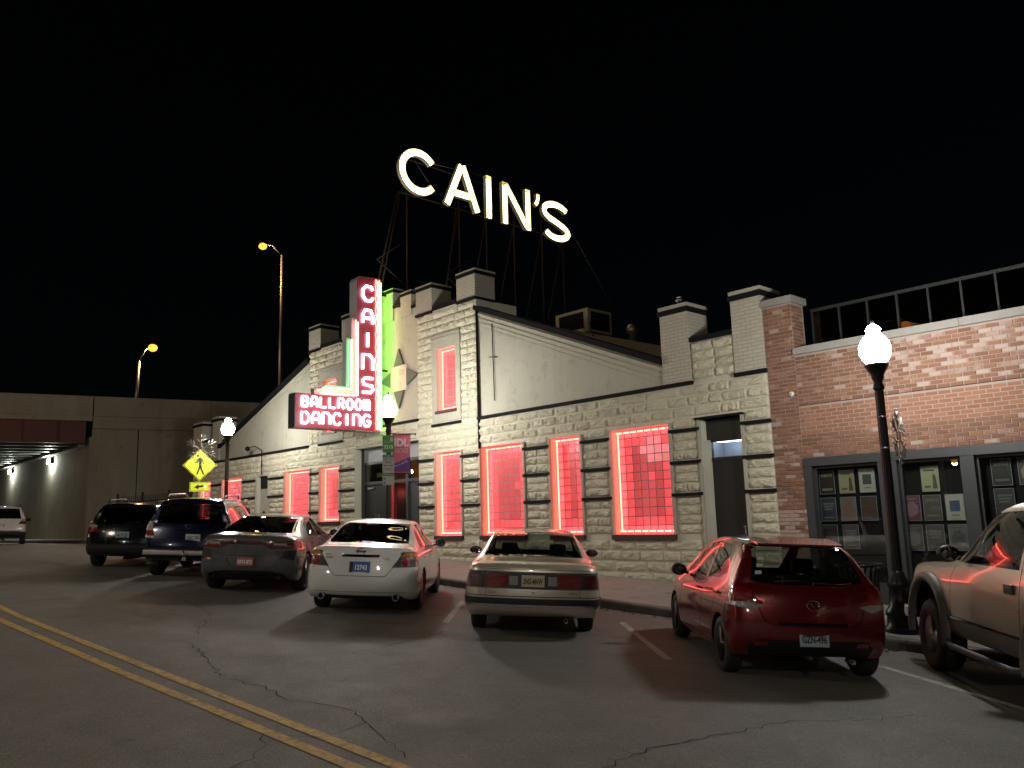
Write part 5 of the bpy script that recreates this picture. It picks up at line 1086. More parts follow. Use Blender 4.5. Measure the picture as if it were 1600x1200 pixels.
class Car:
    def __init__(s, name, label, cat, x, y, h, st, rear, front, tyre, wb, track, wheels, arch, group='cars parked nose in along the kerb', arch_z=None):
        # stand on the sloping street
        fx, fy = cos(RAD(h)), sin(RAD(h)); rx, ry = fy, -fx
        def gz(a, b): return street_z(x + fx*a + rx*b, y + fy*a + ry*b)
        fw = V((fx*wb, fy*wb, gz(wb, 0) - gz(0, 0))).normalized(); rt = V((rx*track, ry*track, gz(0, track/2) - gz(0, -track/2))).normalized()
        up = rt.cross(fw).normalized(); rt = fw.cross(up)
        m = M4(((rt.x, fw.x, up.x, x), (rt.y, fw.y, up.y, y), (rt.z, fw.z, up.z, gz(0, 0)), (0, 0, 0, 1)))
        s.root = empty(name, mat=m); tag(s.root, label, cat, group)
        s.wb = wb; s.bm = subdiv(car_cage(st, rear, front), 2); s.lay = s.bm.faces.layers.int.new('part'); s.n = 0; s.parts = {}
        s.bm.normal_update()
        s.bvh = BVHTree.FromBMesh(s.bm); s.src = [(f.normal.copy(), [(v.co.copy(), v.normal.copy()) for v in f.verts]) for f in s.bm.faces]
        s.tyre, s.track, s.wh, s.arch = tyre, track, wheels, arch; s.az = arch_z or tyre*.98
    def cut(s, name, mat, poly, axis, cond, both=False, push=0.0, only=(0,), split=False):
        """a part cut out of the shell; returns nothing, the mesh is made at finish()"""
        s.n += 1; s.parts[s.n] = (name, mat, push, split)
        polys = poly if isinstance(poly[0][0], (list, tuple)) else [poly]
        for p in polys:
            stamp(s.bm, s.lay, p, axis, s.n, cond, only)
            if both: stamp(s.bm, s.lay, mirror(p), axis, s.n, cond, only)
        return s.n
    def more(s, tid, poly, axis, cond, both=False, only=(0,)):
        stamp(s.bm, s.lay, poly, axis, tid, cond, only)
        if both: stamp(s.bm, s.lay, mirror(poly), axis, tid, cond, only)
    def seam(s, pts, axis, cond, wd=.009, both=False, mat='gap', only=(0,)): s.cut('_seam', mat, strip(pts, wd), axis, cond, both, .004, only)
    def finish(s, paintm):
        bm = s.bm; lay = s.lay; r, wd, style, rimmat, rr = s.wh
        # wheel openings
        s.n += 1; hole = s.n; s.parts[hole] = None
        for yc in (0, s.wb): stamp(bm, lay, circle((yc, s.az), s.arch), 'x', hole, lambda c, n_: abs(n_.x) > .2 and abs(c.x) > s.track*.3, only=tuple(range(s.n)))
        bm.normal_update()
        dead = [f for f in bm.faces if f[lay] == hole]
        edges = set(e for f in dead for e in f.edges); bmesh.ops.delete(bm, geom=dead, context='FACES')
        edges = [e for e in edges if e.is_valid and e.is_boundary]
        s.n += 1; well = s.n; s.parts[well] = ('wheel_well', 'gap', 0, False)
        ex = bmesh.ops.extrude_edge_only(bm, edges=edges)
        for g in ex['geom']:
            if isinstance(g, bmesh.types.BMVert): g.co.x *= .62
        for g in ex['geom']:
            if isinstance(g, bmesh.types.BMFace): g[lay] = well
        # normals come from the smooth uncut shell
        nrm = {}
        def smooth_normal(v):
            if v.index in nrm: return nrm[v.index]
            co, no, fi, d = s.bvh.find_nearest(v.co); fn, vs = s.src[fi]
            if len(vs) == 4:
                ws = [1/max(1e-6, (co-a).length_squared) for a, b in vs]
                # inverse bilinear approximated on the quad
                o, e1, e2 = vs[0][0], vs[1][0]-vs[0][0], vs[3][0]-vs[0][0]
                u = max(0, min(1, (co-o).dot(e1)/max(1e-9, e1.length_squared))); t = max(0, min(1, (co-o).dot(e2)/max(1e-9, e2.length_squared)))
                nn = vs[0][1]*(1-u)*(1-t) + vs[1][1]*u*(1-t) + vs[2][1]*u*t + vs[3][1]*(1-u)*t
            else: nn = fn
            nrm[v.index] = nn.normalized(); return nrm[v.index]
        bm.verts.index_update(); groups = {}
        for f in bm.faces:
            t = f[lay]; p = s.parts.get(t)
            if t == well:
                cc = f.calc_center_median(); groups.setdefault((t, (2 if cc.x > 0 else 0) + (1 if cc.y > s.wb/2 else 0)), []).append(f); continue
            key = (t, 0) if not p or not p[3] else (t, 1 if f.calc_center_median().x > 0 else -1)
            groups.setdefault(key if not (p and p[0] == '_seam') else (0, 0), []).append(f)
        for key, fs in sorted(groups.items(), key=lambda k: k[0]):
            t = key[0]; spec = s.parts.get(t) or ('body', paintm, 0, False); vi = {}; vs = []; ns = []; F = []; mi = []
            mats = [MAT[spec[1]]]
            if t == 0: mats.append(MAT['gap'])
            for f in fs:
                push = spec[2]; sp = s.parts.get(f[lay]); seam = sp and sp[0] == '_seam'
                if seam: push = sp[2]
                for v in f.verts:
                    k2 = (v.index, seam)
                    if k2 not in vi:
                        nn = smooth_normal(v) if t != well else v.normal
                        vi[k2] = len(vs); vs.append(tuple(v.co - nn*push)); ns.append(nn)
                F.append([vi[(v.index, seam)] for v in f.verts]); mi.append(1 if seam else 0)
            me = bpy.data.meshes.new(spec[0]); me.from_pydata(vs, [], F)
            for m in mats: me.materials.append(m)
            me.polygons.foreach_set('material_index', mi); me.polygons.foreach_set('use_smooth', [True]*len(F)); me.update()
            if t != well: me.normals_split_custom_set_from_vertices(ns)
            link(spec[0], me, s.root)
        for yy in (0, s.wb):
            for sg in (-1, 1): wheel(s.root, sg*s.track/2, yy, r, wd, style, rimmat, rr)
        ub = MB(); ub.tube([(0, -.55, .24), (.05, .9, .2), (.05, s.wb*.8, .2)], .035, 8); ub.bevbox(-s.track/2+.1, s.track/2-.1, -.06, .06, s.tyre-.07, s.tyre+.05, .03); ub.build('underbody', MAT['plastic_black'], s.root)
        bm.free(); return s.root
    def handle(s, y, z, x, mat='plastic_black', L=.17, sides=(-1, 1)):
        for sg in sides:
            hit = s.bvh.ray_cast(V((sg*2, y, z)), V((-sg, 0, 0)))[0]; xx = abs(hit.x) if hit else x
            m = MB(); m.bevbox(sg*(xx+.022)-.010, sg*(xx+.022)+.010, y-L/2, y+L/2, z-.016, z+.016, .008); m.bevbox(sg*xx-.018, sg*xx+.02, y-L/2, y-L/2+.03, z-.012, z+.012, .004); m.bevbox(sg*xx-.018, sg*xx+.02, y+L/2-.03, y+L/2, z-.012, z+.012, .004)
            m.build('door_handle', MAT[mat], s.root)
    def rear_y(s, x, z):
        h = s.bvh.ray_cast(V((x, -4, z)), V((0, 1, 0)))[0]; return h.y if h else -1.0
    def badge(s, name, txt, size, x, z, mat='chrome', sx=1.0, out=.003):
        return lettering(name, txt, size, MAT[mat], s.root, T(x, s.rear_y(x, z)-out, z), .0015, sx=sx)
    def exhaust(s, x, z, y, r=.04, mat='steel_dull', L=.16):
        m = MB(); m.lathe([(r-.010, -L/2+.04), (r-.006, -L/2), (r, -L/2), (r, L/2)], 16, 0, c=(x, y, z), axis='y'); m.m[-2] = 1
        m.build('exhaust_tip', [MAT[mat], MAT['gap']], s.root)

def altima():
    st = [(-.95,.24,.84,.98,.80,1.02,.70,1.045),(-.70,.22,.885,.985,.83,1.04,.70,1.065),(-.42,.20,.895,.985,.835,1.06,.66,1.09),(0,.19,.897,.98,.84,1.22,.63,1.255),(.38,.19,.897,.975,.845,1.375,.60,1.41),(.75,.19,.897,.97,.845,1.42,.585,1.455),(1.2,.19,.897,.965,.845,1.43,.58,1.475),(1.6,.19,.897,.96,.84,1.39,.585,1.435),(2.05,.19,.895,.95,.835,1.16,.63,1.22),(2.45,.19,.89,.94,.83,1.0,.70,1.03),(3.0,.19,.88,.86,.80,.90,.66,.93),(3.45,.20,.85,.74,.74,.78,.60,.80)]
    c = Car('parked_sedan', 'white sedan with twin exhausts and blue licence plate, parked below the ballroom entrance', 'car', -12.06, 7.75, 137, st, ([-.93,-1.05,-1.10,-1.04,-1.0,-.95], .17), ([3.58,3.70,3.73,3.70,3.64,3.56], .25), .325, 2.776, 1.55, (.325,.21,'multi','rim_alloy',.205), .375)
    t = c.cut('tail_light','lens_smoke',[(.49,.735),(.95,.75),(.95,.95),(.82,.975),(.66,.975)],'y',lambda p,n:n.y<-.05 and p.y<-.5,True,0,split=True)
    c.more(t,[(-1.2,.75),(-.80,.80),(-.74,.92),(-.84,.965),(-1.2,.975)],'x',lambda p,n:abs(n.x)>.2 and p.y<-.6 and abs(p.x)>.6)
    a = c.cut('turn_lens','lens_amber',[(.62,.90),(.95,.90),(.95,.965),(.68,.965)],'y',lambda p,n:p.y<-.5,True,0,(t,),split=True)
    c.cut('stop_lens','lens_red',circle((.72,.825),.075,14),'y',lambda p,n:p.y<-.5,True,0,(t,),split=True)
    c.cut('rear_window','glass_dark',[(-.66,1.085),(.66,1.085),(.56,1.385),(-.56,1.385)],'y',lambda p,n:n.y<-.12 and -.6<p.y<.8,False,.004)
    c.cut('windshield','glass_clear',[(-.66,1.03),(.66,1.03),(.55,1.40),(-.55,1.40)],'y',lambda p,n:n.y>.12 and 1.2<p.y<2.7,False,.004)
    c.cut('side_window','glass_dark',[(.02,1.01),(.88,1.0),(.92,1.375),(.55,1.355),(.26,1.24)],'x',SIDE,False,.004,split=True)
    c.cut('side_window','glass_dark',[(.97,1.0),(2.08,.985),(1.78,1.19),(1.45,1.35),(1.0,1.378)],'x',SIDE,False,.004,split=True)
    c.cut('garnish','chrome',[(-.29,.885),(.29,.885),(.30,.925),(-.30,.925)],'y',REAR,False,-.006)
    c.seam([(-.655,.98),(-.50,.72),(-.40,.60),(.40,.60),(.50,.72),(.655,.98)],'y',lambda p,n:n.y<-.1 and p.y<-.6)
    c.seam([(-.72,.355),(.72,.355)],'y',lambda p,n:n.y<-.1 and p.y<-.6,.006)
    c.cut('lower_valance','plastic_black',[(-.72,.19),(.72,.19),(.66,.30),(-.66,.30)],'y',REAR,False,.006)
    c.seam([(.94,.28),(.94,1.38)],'x',SIDE); c.seam([(2.15,.30),(2.12,.98)],'x',SIDE); c.seam([(-.06,1.0),(.10,.86),(.34,.62),(.40,.30)],'x',SIDE); c.seam([(.40,.29),(2.15,.29)],'x',SIDE,.006)
    r = c.finish('paint_white')
    c.handle(.22,.86,.89,'paint_white'); c.handle(1.16,.86,.89,'paint_white'); mirrors(r,.86,1.98,1.02,'plastic_black')
    y = c.rear_y(0,.72); plate(r,0,y-.008,.66,'plate_blue','12742','ink_white',-8,band='rust_steel')
    e = MB(); e.tube([(.062*cos(k*pi/10), c.rear_y(0,.975)-.006, .972+.045*sin(k*pi/10)) for k in range(20)],.007,6,closed=True); e.box(-.075,.075,c.rear_y(0,.975)-.012,c.rear_y(0,.975)-.004,.962,.982); e.build('emblem',MAT['chrome'],r)
    c.badge('badge','NISSAN',.035,-.50,.905,'plastic_black'); c.badge('badge','ALTIMA',.045,-.47,.855); c.badge('badge','2.5 SL',.045,.40,.85,'plastic_black')
    c.exhaust(-.58,.285,-.98,.05); c.exhaust(.58,.285,-.98,.05)
    seats(r,(1.15,),.38,.36,'cabin',.66,.25); dash(r,2.0,.98,.66,'cabin'); return r
def charger():
    st = [(-.92,.26,.87,1.0,.83,1.06,.74,1.085),(-.62,.22,.93,1.01,.885,1.075,.72,1.10),(-.38,.20,.945,1.01,.89,1.09,.68,1.12),(.1,.19,.95,1.0,.89,1.24,.645,1.27),(.55,.19,.945,.985,.885,1.38,.615,1.41),(1.0,.18,.94,.98,.88,1.43,.60,1.465),(1.5,.18,.94,.98,.88,1.43,.60,1.47),(1.9,.18,.94,.98,.875,1.36,.61,1.41),(2.35,.18,.94,.98,.87,1.16,.65,1.2),(2.75,.18,.94,.97,.87,1.02,.72,1.06),(3.3,.19,.94,.93,.86,.97,.72,1.0),(3.8,.20,.90,.85,.80,.88,.66,.90)]
    c = Car('parked_sedan','dark grey sedan with full width red tail light strip and pink licence plate','car',-15.62,7.48,139,st,([-.86,-1.0,-1.04,-1.0,-1.05,-.95],.16),([3.90,3.98,4.0,3.98,3.95,3.86],.2),.36,3.05,1.63,(.36,.24,'five','rim_dark',.25),.41)
    band = [(-.95,.87),(.95,.87),(.95,.985),(.5,.985),(-.5,.985),(-.95,.985)]
    t = c.cut('tail_light','lens_darkred',[(-.95,.84),(-.45,.835),(-.30,.90),(.30,.90),(.45,.835),(.95,.84),(.95,.975),(-.95,.975)],'y',lambda p,n:n.y<-.05 and p.y<-.5,False,.006)
    c.more(t,[(-1.2,.85),(-.76,.87),(-.72,.95),(-1.2,.975)],'x',lambda p,n:abs(n.x)>.2 and p.y<-.6 and abs(p.x)>.6)
    for sx in (-1,1):
        q=[(.50,.862),(.84,.865),(.84,.885),(.50,.885)]; c.cut('stop_lens','lens_red',q if sx>0 else mirror(q),'y',lambda p,n:p.y<-.5,False,0,(t,))
        q=[(.50,.90),(.72,.90),(.72,.935),(.50,.935)]; c.cut('reverse_lens','lens_clear',q if sx>0 else mirror(q),'y',lambda p,n:p.y<-.5,False,0,(t,))
    c.cut('rear_window','glass_privacy',[(-.70,1.11),(.70,1.11),(.58,1.40),(-.58,1.40)],'y',lambda p,n:n.y<-.12 and -.6<p.y<.95,False,.004)
    c.cut('windshield','glass_clear',[(-.68,1.05),(.68,1.05),(.56,1.40),(-.56,1.40)],'y',lambda p,n:n.y>.12 and 1.4<p.y<3.0,False,.004)
    c.cut('side_window','glass_dark',[(.35,1.04),(1.15,1.03),(1.18,1.385),(.85,1.375),(.55,1.27)],'x',SIDE,False,.004,split=True); c.cut('side_window','glass_dark',[(1.24,1.03),(2.4,1.02),(2.05,1.24),(1.75,1.36),(1.28,1.385)],'x',SIDE,False,.004,split=True)
    c.cut('diffuser','plastic_black',[(-.80,.2),(.80,.2),(.70,.37),(.40,.43),(-.40,.43),(-.70,.37)],'y',REAR,False,.012)
    c.cut('plate_recess','paint_grey',[(-.28,.50),(.28,.50),(.36,.66),(-.36,.66)],'y',REAR,False,.02)
    c.cut('bumper_vent','plastic_black',[(.62,.66),(.86,.62),(.88,.80),(.70,.80)],'y',lambda p,n:n.y<-.05 and p.y<-.5,True,.008,split=True)
    c.seam([(-.80,.815),(-.45,.70),(.45,.70),(.80,.815)],'y',REAR,.008); c.seam([(1.21,.28),(1.21,1.40)],'x',SIDE); c.seam([(2.5,.3),(2.48,1.0)],'x',SIDE); c.seam([(.30,1.03),(.42,.8),(.55,.3)],'x',SIDE); c.seam([(.55,.29),(2.5,.29)],'x',SIDE,.006)
    r=c.finish('paint_grey'); c.handle(.55,.90,.94,'paint_grey'); c.handle(1.5,.90,.94,'paint_grey'); mirrors(r,.90,2.28,1.06,'paint_grey',1.05)
    plate(r,0,c.rear_y(0,.58)-.006,.515,'plate_red','RFO 873','ink_white',-4); c.badge('badge','D O D G E',.032,0,.94,'chrome',1.3); c.badge('badge','CHARGER',.03,-.5,.78,'chrome')
    st5=MB(); st5.box(-.11,-.09,0,.004,0,.03) ; e=MB(); e.box(-.012,.012,c.rear_y(0,.60)-.014,c.rear_y(0,.60)-.011,.575,.60); e.build('plate_star',MAT['ink_white'],r)
    an=MB(); an.prism([(0,1.46),(.16,1.46),(.02,1.52)],-.012,.012,'x'); an.build('roof_antenna',MAT['plastic_black'],r)
    c.exhaust(-.60,.33,-.90,.055,'rim_dark'); c.exhaust(.60,.33,-.90,.055,'rim_dark'); seats(r,(1.4,),.38,.38,'cabin',.66,.5); dash(r,2.3,1.0,.7,'cabin'); return r
def buick():
    st=[(-1.14,.30,.85,.93,.83,.97,.75,.985),(-.85,.26,.925,.95,.86,.99,.72,1.01),(-.40,.22,.94,.95,.865,1.0,.70,1.03),(-.20,.21,.94,.95,.865,1.07,.68,1.10),(.15,.20,.94,.945,.865,1.29,.645,1.325),(.45,.20,.94,.94,.865,1.355,.62,1.39),(1.0,.20,.94,.935,.865,1.375,.61,1.415),(1.5,.20,.94,.93,.865,1.36,.61,1.405),(1.85,.20,.94,.93,.86,1.26,.63,1.31),(2.3,.20,.94,.925,.86,1.02,.69,1.06),(2.6,.20,.935,.91,.85,.95,.74,.985),(3.2,.21,.92,.85,.83,.88,.72,.91),(3.65,.24,.88,.76,.80,.79,.70,.81)]
    c=Car('parked_sedan','gold older sedan with chrome bumper strip and full width tail lights, parked below the windows','car',-8.93,8.5,136,st,([-1.10,-1.19,-1.20,-1.17,-1.15,-1.12],.10),([3.76,3.84,3.86,3.83,3.78,3.74],.2),.32,2.81,1.54,(.32,.205,'twin','rim_alloy',.19),.375)
    R=lambda p,n:n.y<-.05 and p.y<-.9
    c.cut('light_panel','plastic_black',[(-.90,.655),(.90,.655),(.90,.865),(.86,.875),(-.86,.875),(-.90,.865)],'y',R,False,.003)
    pid=c.n; c.more(pid,[(-1.3,.655),(-.98,.665),(-.98,.86),(-1.3,.87)],'x',lambda p,n:abs(n.x)>.2 and p.y<-.85 and abs(p.x)>.6)
    c.cut('tail_light','lens_red',[(.335,.675),(.625,.675),(.625,.85),(.335,.85)],'y',R,True,0,(pid,),split=True)
    c.cut('corner_light','lens_darkred',[(.655,.675),(.95,.675),(.95,.85),(.655,.85)],'y',R,True,0,(pid,),split=True)
    c.cut('reverse_lens','lens_clear',[(.20,.705),(.315,.705),(.315,.82),(.20,.82)],'y',R,True,0,(pid,),split=True)
    c.cut('rear_window','glass_mid',[(-.70,1.035),(.70,1.035),(.575,1.365),(-.575,1.365)],'y',lambda p,n:n.y<-.12 and -.6<p.y<.8,False,.004)
    c.cut('windshield','glass_clear',[(-.68,1.0),(.68,1.0),(.575,1.36),(-.575,1.36)],'y',lambda p,n:n.y>.12 and 1.3<p.y<2.7,False,.004)
    c.cut('side_window','glass_mid',[(.08,.99),(.93,.985),(.95,1.33),(.5,1.32),(.3,1.24)],'x',SIDE,False,.004,split=True); c.cut('side_window','glass_mid',[(1.0,.985),(2.3,.97),(1.9,1.2),(1.68,1.31),(1.03,1.33)],'x',SIDE,False,.004,split=True)
    c.cut('bumper_strip','plastic_black',[(-.96,.46),(.96,.46),(.96,.535),(-.96,.535)],'y',R,False,-.012)
    b=c.n; c.more(b,[(-1.3,.46),(-.45,.46),(-.45,.53),(-1.3,.535)],'x',lambda p,n:abs(n.x)>.2 and p.y<-.44)
    c.cut('chrome_strip','chrome',[(-.96,.43),(.96,.43),(.96,.458),(-.96,.458)],'y',R,False,-.016); b=c.n; c.more(b,[(-1.3,.43),(-.45,.43),(-.45,.458),(-1.3,.458)],'x',lambda p,n:abs(n.x)>.2 and p.y<-.44)
    c.seam([(-.93,.56),(.93,.56)],'y',R,.010); c.seam([(-.62,.65),(-.62,.565)],'y',R,.006); c.seam([(.62,.65),(.62,.565)],'y',R,.006); c.seam([(-.76,.905),(.76,.905)],'y',R,.006)
    c.seam([(.97,.26),(.97,1.36)],'x',SIDE); c.seam([(2.3,.28),(2.28,.95)],'x',SIDE); c.seam([(-.02,.98),(.28,.72),(.40,.30)],'x',SIDE); c.seam([(.4,.27),(2.3,.27)],'x',SIDE,.006)
    c.cut('side_moulding','plastic_black',[(.42,.50),(2.3,.50),(2.3,.545),(.42,.545)],'x',SIDE,False,-.01,split=True)
    r=c.finish('paint_gold'); c.handle(.35,.83,.93,'chrome'); c.handle(1.2,.83,.93,'chrome'); mirrors(r,.89,2.05,.99,'plastic_black',1.0,hw=.11,hh=.065)
    plate(r,0,c.rear_y(0,.76)-.006,.685,'plate_tan','2ND-MAW','ink_dark',0); c.badge('badge','Custom',.045,-.52,.595,'plastic_black'); c.badge('badge','LeSabre',.045,.52,.60,'plastic_black')
    k=MB(); k.lathe([(.018,-.006),(.018,.004),(.010,.006),(.0001,.006)][::-1],12,0,c=(0,c.rear_y(0,.605)-.004,.605),axis='y'); k.build('trunk_lock',MAT['chrome'],r)
    for sg in (-1,1):
        for (a_,b_2) in ((.335,.625),(.655,.86)):
            yy=lambda xx,zz: c.rear_y(sg*xx,zz)-.006
            m=MB()
            for z_ in (.668,.856): m.tube([(sg*(a_+(b_2-a_)*k/6),yy(a_+(b_2-a_)*k/6,.76),z_) for k in range(7)],.006,6)
            m.build('chrome_surround',MAT['chrome'],r)
            m=MB()
            for k in range(1,4): z_=.672+k*.045; m.tube([(sg*(a_+.01+(b_2-a_-.02)*j/6),yy(a_+(b_2-a_)*j/6,z_)+.003,z_) for j in range(7)],.0035,5)
            m.build('lens_rib',MAT['lens_darkred'],r)
    s2=MB(); s2.lathe([(.0001,0),(.055,0),(.055,.004)],16,0,c=(.03,-.02,1.14),axis='y'); o=s2.build('window_sticker',MAT['plate_pale'],r); o.scale=(1,1,.62); o.location=(0,.0,.44)
    c.exhaust(.45,.25,-1.0,.03); seats(r,(1.2,),.36,.38,'cabin',.60,.3); dash(r,2.15,.93,.68,'cabin'); return r
def mazda():
    st=[(-.50,.26,.80,.93,.78,.97,.68,.985),(-.42,.24,.83,.95,.785,1.05,.66,1.075),(-.30,.22,.845,.96,.785,1.22,.62,1.25),(-.14,.21,.847,.955,.785,1.36,.585,1.40),(.10,.20,.847,.95,.785,1.40,.575,1.445),(.6,.19,.847,.93,.78,1.43,.565,1.475),(1.1,.18,.847,.91,.775,1.43,.56,1.48),(1.55,.18,.847,.90,.77,1.37,.57,1.42),(2.0,.18,.847,.89,.765,1.16,.61,1.2),(2.45,.19,.845,.88,.765,.96,.68,.99),(2.85,.20,.83,.80,.74,.86,.62,.89),(3.12,.22,.79,.66,.68,.72,.52,.74)]
    c=Car('parked_hatchback','dark red hatchback with pale blue licence plate and rear wiper, parked nearest the camera','car',-4.91,8.66,137.7,st,([-.50,-.60,-.64,-.62,-.575,-.52],.13),([3.16,3.26,3.28,3.25,3.18,3.10],.28),.295,2.49,1.47,(.295,.185,'steel','rim_dark',.19),.345)
    R=lambda p,n:n.y<-.05 and p.y<-.1
    t=c.cut('tail_light','lens_red',[(.50,.80),(.62,.73),(.90,.78),(.90,.98),(.76,.985),(.66,.90)],'y',R,True,-.004,split=True)
    c.more(t,[(-.8,.78),(-.36,.86),(-.30,.96),(-.8,.985)],'x',lambda p,n:abs(n.x)>.2 and p.y<-.28 and abs(p.x)>.6)
    c.cut('reverse_lens','lens_clear',[(.49,.775),(.62,.725),(.84,.765),(.80,.80),(.62,.80)],'y',R,True,-.005,(0,t),split=True)
    c.cut('rear_window','glass_mid',[(-.60,1.015),(-.34,.985),(.34,.985),(.60,1.015),(.505,1.365),(-.505,1.365)],'y',lambda p,n:n.y<-.12 and p.y<.4,False,.004)
    c.cut('windshield','glass_clear',[(-.62,.98),(.62,.98),(.52,1.38),(-.52,1.38)],'y',lambda p,n:n.y>.12 and 1.1<p.y<2.7,False,.004)
    c.cut('side_window','glass_mid',[(.02,1.06),(.30,.985),(.80,.965),(.84,1.375),(.35,1.365),(.12,1.30)],'x',SIDE,False,.004,split=True); c.cut('side_window','glass_mid',[(.90,.96),(2.02,.935),(1.72,1.17),(1.42,1.33),(.93,1.378)],'x',SIDE,False,.004,split=True)
    c.cut('lower_bumper','plastic_black',[(-.62,.20),(.62,.20),(.66,.36),(.56,.43),(-.56,.43),(-.66,.36)],'y',R,False,.008)
    lb=c.n; c.cut('reflector','lens_red',[(.46,.365),(.60,.36),(.60,.405),(.48,.41)],'y',R,True,0,(lb,0),split=True)
    c.seam([(-.62,1.0),(-.57,.80),(-.50,.62),(-.40,.575),(.40,.575),(.50,.62),(.57,.80),(.62,1.0)],'y',R,.010); c.cut('tailgate_grip','gap',[(-.36,.582),(.36,.582),(.36,.612),(-.36,.612)],'y',R,False,.02)
    c.seam([(.87,.27),(.87,1.40)],'x',SIDE); c.seam([(2.05,.30),(2.04,.93)],'x',SIDE); c.seam([(-.02,1.05),(.22,.78),(.36,.56),(.38,.28)],'x',SIDE); c.seam([(.38,.27),(2.05,.27)],'x',SIDE,.006)
    r=c.finish('paint_red'); c.handle(.14,.84,.84,'paint_red',.15); c.handle(1.06,.81,.84,'paint_red',.15); mirrors(r,.80,1.85,.97,'plastic_black',1.0,hw=.105,hh=.085)
    sp=MB(); sp.prism([(-.27,1.385),(-.25,1.405),(.16,1.462),(.16,1.45)],-.47,.47,'x'); sp.build('roof_spoiler',MAT['paint_red'],r)
    plate(r,0,c.rear_y(0,.46)-.01,.375,'plate_pale','GZN-496','ink_dark',-6)
    yy=c.rear_y(0,.79)-.006; e=MB(); e.tube([(.066*cos(k*pi/10),yy,.79+.052*sin(k*pi/10)) for k in range(20)],.006,6,closed=True); e.tube([(-.06,yy,.80),(-.03,yy,.815),(0,yy,.775),(.03,yy,.815),(.06,yy,.80)],.006,6); e.build('emblem',MAT['chrome'],r)
    c.badge('badge','MAZDA2',.045,-.40,.80); wy=c.rear_y(0,1.0)-.02
    wp=MB(); wp.tube([(.05,wy+.01,1.0),(-.12,wy+.005,1.035),(-.36,wy+.02,1.015)],.010,6); wp.tube([(.02,wy,1.015),(.30,wy+.005,1.0),(.45,wy+.03,1.01)],.008,6); wp.lathe([(.025,-.02),(.025,.02)],12,0,c=(.05,wy+.01,1.0),axis='y'); wp.build('rear_wiper',MAT['plastic_black'],r)
    for i,z in enumerate((1.10,1.17,1.24)):
        b=MB(); yb=c.rear_y(-.50+.03*i,z); b.box(-.54+.03*i,-.47+.03*i,yb-.004,yb-.002,z-.02,z+.02); b.build('window_decal',MAT['ink_white'],r)
    c.exhaust(.42,.22,-.48,.028); seats(r,(.95,),.36,.34,'cabin',.64,.2); dash(r,1.9,.90,.62,'cabin'); return r
def suv_st(w_,H,belt,back,nose,zb,hood,wb=2.7,cab=2.0):
    e=w_*.80; d=w_*.70
    return [(back+.12,zb+.08,w_*.95,belt,w_*.94,belt+.08,w_*.86,belt+.09),(back+.20,zb+.04,w_*.985,belt,w_*.95,belt+.30,e,belt+.33),(back+.30,zb+.02,w_,belt,w_*.95,H-.12,d+.02,H-.085),(back+.46,zb,w_,belt,w_*.95,H-.065,d,H-.03),(.2,zb,w_,belt,w_*.95,H-.05,d,H-.01),(.9,zb,w_,belt-.01,w_*.945,H-.05,d,H),(cab-.45,zb,w_,belt-.02,w_*.94,H-.07,d,H-.015),(cab-.1,zb,w_,belt-.03,w_*.94,H-.18,d+.02,H-.13),(cab+.3,zb,w_,belt-.04,w_*.94,(H+hood)/2,d+.08,(H+hood)/2+.05),(cab+.65,zb,w_,belt-.05,w_*.93,hood+.03,w_*.82,hood+.07),(wb+.3,zb+.02,w_*.985,hood-.06,w_*.91,hood-.02,w_*.78,hood+.02),(nose-.25,zb+.05,w_*.95,hood-.16,w_*.88,hood-.12,w_*.74,hood-.09)]
